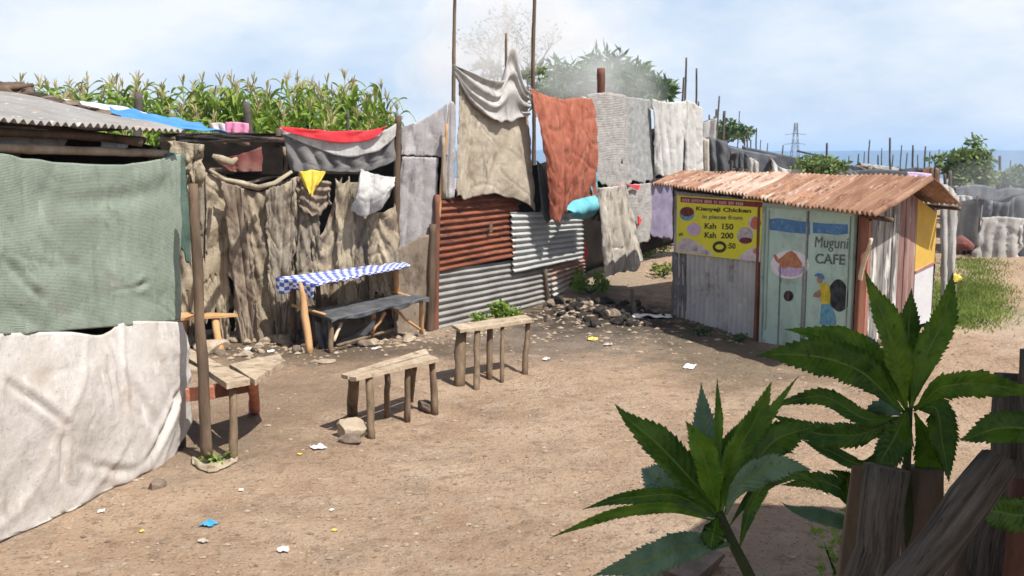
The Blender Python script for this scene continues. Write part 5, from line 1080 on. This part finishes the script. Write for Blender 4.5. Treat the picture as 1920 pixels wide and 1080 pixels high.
# distant poles
PP = [(1342, 205, 262, 24, .05), (1350, 180, 262, 24.5, .035), (1358, 208, 268, 24, .06), (1384, 208, 275, 40, .035), (1396, 255, 280, 32, .05), (1403, 240, 280, 34, .045), (1407, 262, 282, 33, .04), (1416, 240, 284, 34, .04),
      (1548, 268, 320, 30, .06), (1469, 272, 300, 36, .04), (1632, 262, 320, 42, .05), (1645, 290, 325, 38, .05), (1665, 258, 330, 34, .06), (1673, 290, 330, 44, .05), (1687, 272, 325, 46, .05), (1710, 272, 330, 36, .06), (1735, 274, 332, 40, .06),
      (1749, 305, 335, 34, .05), (1766, 292, 335, 42, .05), (1768, 325, 350, 24, .07), (1783, 320, 350, 25, .08), (1855, 295, 350, 36, .06), (1876, 292, 345, 33, .08), (1608, 288, 320, 40, .05), (1424, 262, 290, 38, .03), (1440, 268, 290, 36, .03), (1520, 285, 315, 38, .04), (1590, 292, 320, 40, .04), (1622, 284, 320, 44, .04), (1654, 278, 320, 43, .04), (1698, 286, 325, 40, .04), (1722, 290, 325, 42, .04), (1742, 284, 330, 38, .04), (1758, 280, 335, 44, .04), (1805, 300, 350, 38, .04), (1840, 312, 350, 36, .04), (1892, 300, 350, 40, .04), (1910, 310, 350, 36, .05), (1310, 190, 260, 26, .035), (1330, 215, 262, 26, .04)]
for k, (px, y0, y1, Y, r) in enumerate(PP):
    t_ = P(px + random.uniform(-2, 4), y0, Y); pole('pole', (t_.x + random.uniform(-.15, .15), Y, th(t_.x, Y) - .1), t_, r * .8, r * .55, M['pole_grey'], None, .03, 6, label='bare upright pole among the distant shelters', group='bare poles among the distant shelters')
pole('pole', P(1495, 283, 30), P(1570, 300, 30), .03, .02, M['pole_grey'], label='thin horizontal stick jutting left over the round green bush')
# power pylon
b = MB(); Y = 420; pb = P(1490, 300, Y); H = (P(1490, 228, Y) - pb).length + 3; base = Vector((pb.x, Y, -34)); H = P(1490, 230, Y).z + 32; 
def leg(sx, sy, t): w_ = 5 * (1 - t) ** 1.2 + .5; return base + Vector((sx * w_, sy * w_, t * (H + 2)))
for sx in (-1, 1):
    for sy in (-1, 1): b.tube([leg(sx, sy, i / 8) for i in range(9)], .09, 4)
for i in range(8):
    for s in ((-1, -1, 1, -1), (-1, 1, 1, 1), (-1, -1, -1, 1), (1, -1, 1, 1)):
        b.tube([leg(s[0], s[1], i / 8), leg(s[2], s[3], (i + 1) / 8)], .06, 4); b.tube([leg(s[2], s[3], i / 8), leg(s[0], s[1], (i + 1) / 8)], .06, 4)
pt = MB()
for z_ in (.86, .94): pt.tube([base + Vector((-4.5, 0, H * z_)), base + Vector((0, 0, H * z_ + .6)), base + Vector((4.5, 0, H * z_))], .1, 4)
e = empty('power_pylon', base, 'faint lattice power pylon on the plain before the blue hills', 'pylon'); b.build('tower', M['pole_grey'], e); pt.build('crossarm', M['pole_grey'], e)

# ================================================================ FOREGROUND: fence and big leaved plants
fe = empty('timber_fence', (1.6, 2.6, .8), 'rough upright timber posts in the lower right foreground', 'fence')
def near(px, py, Y): return P(px, py, Y)
def lg(a, c, r0, r1, parent=fe, name='post', m='wood_grey', **k):
    a = Vector(a); c = Vector(c); return pole(name, a, c, r0, r1, M[m], parent, .012, 40, **k)
lg(near(1610, 1180, 2.55), near(1665, 876, 2.6), .062, .056)
lg(near(1725, 1180, 2.75), near(1728, 876, 2.8), .06, .055, m='wood_dark')
board('slat', near(1575, 1180, 2.7), near(1612, 872, 2.75), .05, .03, M['wood_leg'], fe, (1, 0, 0))
lg(near(1870, 1180, 3.0), near(1890, 700, 3.1), .048, .042); lg(near(1925, 1180, 2.9), near(1930, 655, 3.0), .034, .028)
lg(near(1850, 1180, 2.75), near(1908, 865, 2.85), .052, .045); lg(near(1775, 1180, 2.9), near(1880, 890, 3.0), .06, .05, m='wood_dark')
lg(near(1905, 1180, 2.6), near(1925, 900, 2.7), .05, .04, m='post_rust'); lg(near(1800, 1180, 2.9), near(1850, 950, 2.95), .05, .045)
lg(near(1590, 1250, 2.2), near(1868, 868, 2.45), .056, .050, None, 'log', label='thick weathered log lying diagonally across the timber posts', cat='log')
lg(near(1690, 1180, 2.9), near(1800, 1120, 3.0), .06, .06)

def bigleaf(pts, wpx, Y, m, parent, seed=0, roll=0, dY=0):
    """pts: measured midrib points (base..tip), Y base depth, dY depth change to the tip, wpx leaf width"""
    n = 56; mid = []
    for i in range(n + 1):
        t = i / n; px, py = cr(pts, t); mid.append(P(px, py, Y + dY * t))
    for i in range(n + 1):
        t = i / n; mid[i] = mid[i] + Vector((.006 * nz3(t * 3, seed, 2), .03 * math.sin(t * 2.4) * (1 if roll >= 0 else -.6), -.010 * t * t + .006 * nz3(t * 4, seed, 6)))
    Wd = wpx / F * Y * .5 * .80 * (1 + .12 * math.sin(seed * 5)); b = MB(); L_ = sum((mid[i + 1] - mid[i]).length for i in range(n)); rows = []
    view = Vector((0, -1, .25)).normalized()
    for i in range(n + 1):
        t = i / n; d = (mid[min(n, i + 1)] - mid[max(0, i - 1)]).normalized(); sd = d.cross(view).normalized(); nn = sd.cross(d).normalized()
        ro = roll + .25 * nz3(t * 2, seed); sd2 = sd * math.cos(ro) + nn * math.sin(ro); n2 = nn * math.cos(ro) - sd * math.sin(ro)
        w_ = Wd * (.10 + .90 * sm(0, .42, t)) * (1 - sm(.62, 1.0, t) * .97) * (1 + .05 * nz3(t * 6, seed, 4))
        tooth = ((.12 if i % 2 else -.03) + .16 * nz3(i * 1.7, seed * 3.1) + .10 * nz3(i * .35, seed * 5.1)); tw = w_ * (1 + tooth * (1 if .12 < t < .97 else 0))
        row = []
        for k, s in enumerate((-1, -.55, -.06, .06, .55, 1)):
            ww = tw if abs(s) == 1 else w_; h = .55 * abs(s) * w_ * (1 - .45 * abs(s)) * (1 + .5 * math.sin(t * 4 + seed)) + .10 * w_ * abs(s) * math.sin(t * 19 + s * 2 + seed) + .06 * w_ * nz3(t * 8, s * 2, seed) * abs(s) * 2
            ex = d * (-.008 if (abs(s) == 1 and i % 2) else 0) * -1
            row.append(mid[i] + sd2 * (s * ww) + n2 * h + ex)
        rows.append(row)
    n0 = 0
    for r_ in rows: b.v += r_
    S = (-1, -.55, -.06, .06, .55, 1)
    for i in range(n):
        for k in range(5):
            a = i * 6 + k; b.face((a, a + 1, a + 7, a + 6), [(i / n * L_ * 4, S[k]), (i / n * L_ * 4, S[k + 1]), ((i + 1) / n * L_ * 4, S[k + 1]), ((i + 1) / n * L_ * 4, S[k])], 1 if k == 2 else 0)
    return b.build('leaf', [M[m], M['rib']], parent, smooth=True, solid=.0012)
def plant(label, stem, leaves, Y):
    base = P(*stem[0], Y); e = empty('broadleaf_plant', base, label, 'plant'); b = MB()
    b.tube([P(*s, Y) for s in stem], [.016, .014, .012, .010][:len(stem)], 8, .05); b.build('stem', M['stem'], e, smooth=True)
    for k, (pts, w_, m, dy) in enumerate(leaves): bigleaf(pts, w_, Y, m, e, k * 1.7, (k % 3 - 1) * .18, dy)
    return e
plant('nearer big plant with long toothed leaves, left of the timber posts', [(1430, 1190), (1405, 1080), (1375, 1020), (1348, 960)], [
    ([(1345, 968), (1300, 900), (1225, 822), (1153, 748)], 78, 'leaf_dark', .0), ([(1345, 965), (1335, 880), (1325, 800), (1319, 716)], 52, 'leaf_blue', .22),
    ([(1350, 960), (1350, 880), (1350, 790), (1347, 708)], 26, 'leaf_young', .05), ([(1348, 962), (1330, 900), (1308, 830), (1285, 782)], 58, 'leaf_young', -.05),
    ([(1352, 962), (1375, 880), (1415, 800), (1450, 714)], 58, 'leaf', .0), ([(1360, 962), (1395, 880), (1440, 790), (1500, 703)], 36, 'leaf', .12),
    ([(1340, 968), (1290, 930), (1240, 895), (1203, 868)], 88, 'leaf_blue', .18), ([(1350, 975), (1280, 938), (1190, 935), (1095, 952)], 34, 'leaf_dark', -.10),
    ([(1345, 980), (1260, 958), (1150, 968), (1032, 1006)], 30, 'leaf', -.15), ([(1372, 1020), (1300, 1018), (1210, 1040), (1110, 1067)], 62, 'leaf_blue', -.20),
    ([(1362, 965), (1400, 905), (1460, 880), (1525, 878)], 62, 'leaf_blue', -.10), ([(1365, 955), (1415, 880), (1470, 825), (1545, 795)], 86, 'leaf_dark', .12),
    ([(1345, 970), (1335, 990), (1332, 1003), (1330, 1016)], 46, 'leaf_dark', -.08), ([(1368, 985), (1420, 925), (1500, 890), (1560, 925)], 36, 'leaf_dark', .15),
    ([(1352, 962), (1358, 900), (1372, 840), (1398, 790)], 50, 'leaf', .08), ([(1385, 1030), (1400, 960), (1425, 900), (1450, 870)], 30, 'leaf_dark', .1)], 2.30)
plant('taller big plant with long toothed leaves rising behind the timber posts', [(1700, 1180), (1705, 1000), (1700, 880), (1705, 765)], [
    ([(1700, 765), (1680, 680), (1650, 590), (1620, 500)], 70, 'leaf', .0), ([(1705, 765), (1708, 690), (1712, 610), (1716, 538)], 52, 'leaf_dark', .12),
    ([(1708, 765), (1740, 680), (1775, 600), (1792, 508)], 74, 'leaf', .02), ([(1700, 770), (1650, 690), (1570, 635), (1470, 610)], 62, 'leaf', .05),
    ([(1695, 775), (1620, 700), (1530, 668), (1422, 664)], 84, 'leaf_dark', -.12), ([(1690, 780), (1630, 790), (1540, 745), (1440, 762)], 48, 'leaf_dark', .10),
    ([(1715, 770), (1760, 725), (1840, 715), (1965, 732)], 56, 'leaf', -.05), ([(1712, 765), (1760, 770), (1775, 830), (1785, 900)], 66, 'leaf_dark', -.08),
    ([(1702, 770), (1690, 810), (1668, 850), (1645, 885)], 92, 'leaf_dark', -.15), ([(1690, 780), (1660, 770), (1630, 790), (1595, 812)], 66, 'leaf_blue', .25),
    ([(1690, 790), (1620, 815), (1540, 815), (1450, 775)], 60, 'leaf_dark', .18), ([(1690, 800), (1630, 870), (1560, 850), (1510, 822)], 36, 'leaf_dark', .2),
    ([(1715, 775), (1730, 830), (1735, 880), (1728, 930)], 60, 'leaf', .1), ([(1700, 760), (1670, 700), (1640, 650), (1600, 620)], 40, 'leaf_blue', .25)], 2.75)
plant('third plant behind the posts at the right edge with leaves reaching in', [(2010, 1180), (2010, 1000), (2005, 900), (2000, 830)], [
    ([(2000, 830), (1930, 800), (1860, 800), (1797, 815)], 74, 'leaf_dark', .0), ([(2000, 840), (1950, 960), (1880, 965), (1820, 945)], 66, 'leaf_dark', -.2), ([(2000, 820), (2040, 720), (2060, 640), (2070, 560)], 70, 'leaf', .0)], 2.6)
plant('low dark plant between the nearer plant and the timber posts', [(1640, 1190), (1640, 1080), (1635, 1030), (1630, 1000)], [
    ([(1630, 1000), (1580, 975), (1520, 960), (1466, 935)], 36, 'leaf_blue', .0), ([(1630, 1000), (1590, 930), (1540, 905), (1470, 908)], 40, 'leaf_dark', .1), ([(1630, 995), (1600, 930), (1590, 900), (1560, 880)], 40, 'leaf_dark', -.1)], 3.0)
rock('stone', G(1300, 1078), (.24, .18, .14), M['stone_dark'], 'grey stone half hidden under the nearer plant at the bottom edge', seed=22)
# unseen roof, added and shaped to cast shade on the foreground plants
aw = empty('added_shade_roof', (3.5, 2.5, .8), 'unseen roof added over the viewpoint to shade its lower right corner', 'added_shade_roof')
aw_z = 3.4
bq = MB()
bq.quad([(.55, -.5, aw_z), (6.5, -.5, aw_z), (6.5, 5.0, aw_z), (3.15, 5.35, aw_z), (.95, 2.5, aw_z)]); bq.build('roof_sheet', M['zinc_dull'], aw, solid=.02)
for x, y in ((6.2, 4.6), (6.2, 0), (1.2, -.4)): pole('post', (x, y, 0), (x, y, aw_z), .06, .05, M['wood_dark'], aw)

# ================================================================ SMOKE AND AIR
def vol(name, mb, dens, colr, aniso=.2, tex=None, label=None):
    m = bpy.data.materials.new(name); m.use_nodes = True; n = m.node_tree.nodes; l = m.node_tree.links; n.remove(n['Principled BSDF'])
    v = n.new('ShaderNodeVolumePrincipled'); v.inputs['Color'].default_value = (*colr, 1); v.inputs['Density'].default_value = dens; v.inputs['Anisotropy'].default_value = aniso
    l.new(v.outputs[0], n['Material Output'].inputs['Volume'])
    if tex:
        t = n.new('ShaderNodeTexCoord'); q = n.new('ShaderNodeTexNoise'); q.inputs['Scale'].default_value = tex[0]; q.inputs['Detail'].default_value = 3; l.new(t.outputs['Object'], q.inputs['Vector'])
        r = n.new('ShaderNodeMapRange'); r.inputs[1].default_value = tex[1]; r.inputs[2].default_value = tex[2]; r.inputs[4].default_value = dens; l.new(q.outputs['Fac'], r.inputs[0]); l.new(r.outputs[0], v.inputs['Density'])
    o = mb.build(name, m); bm = bmesh.new(); bm.from_mesh(o.data); bmesh.ops.recalc_face_normals(bm, faces=bm.faces); bm.to_mesh(o.data); bm.free()
    return tag(o, label, 'smoke' if label else None, kind='stuff')
b = MB()
spine = [P(800, 330, 19.5), P(795, 235, 20), P(830, 150, 21), P(895, 80, 22), P(960, 10, 23), P(1010, -80, 24)]
b.tube(spine, [.5, .7, 1.0, 1.4, 1.9, 2.3], 14, .25, 3)
vol('smoke', b, .5, (.995, .997, 1), -.3, (.8, .38, .66), 'white smoke drifting up behind the peaked canvas')
b = MB(); b.tube([P(985, 190, 25), P(1060, 165, 26), P(1150, 160, 27), P(1230, 175, 28)], [.6, 1.2, 1.1, .6], 12, .25, 8)
vol('smoke', b, .38, (.95, .985, 1), -.3, (.7, .38, .66), 'thin bluish smoke veiling the dark tree')
b = MB(); b.tube([P(1800, 430, 19), P(1840, 390, 19.5), P(1900, 350, 20), P(2000, 330, 21)], [.4, .8, 1.0, 1.2], 12, .25, 5)
vol('smoke', b, .12, (.92, .96, 1), -.3, (.8, .36, .66), 'thin blue smoke over the grey shelter at the right')
b = MB(); X0, X1, Y0, Y1, Z0, Z1 = -4300, 4300, -80, 6400, -36.5, 46
X0, X1, Y0, Y1 = -4500, 4500, -120, 7200
b.v = [Vector(p) for p in ((X0, Y0, Z0), (X1, Y0, Z0), (X1, Y1, Z0), (X0, Y1, Z0), (X0, Y0, Z1), (X1, Y0, Z1), (X1, Y1, Z1), (X0, Y1, Z1))]
for f in ((3, 2, 1, 0), (4, 5, 6, 7), (0, 1, 5, 4), (1, 2, 6, 5), (2, 3, 7, 6), (3, 0, 4, 7)): b.face(f)
vol('haze', b, .00036, (.40, .64, 1.0), -.2)
bpy.data.objects['haze']['kind'] = 'stuff'
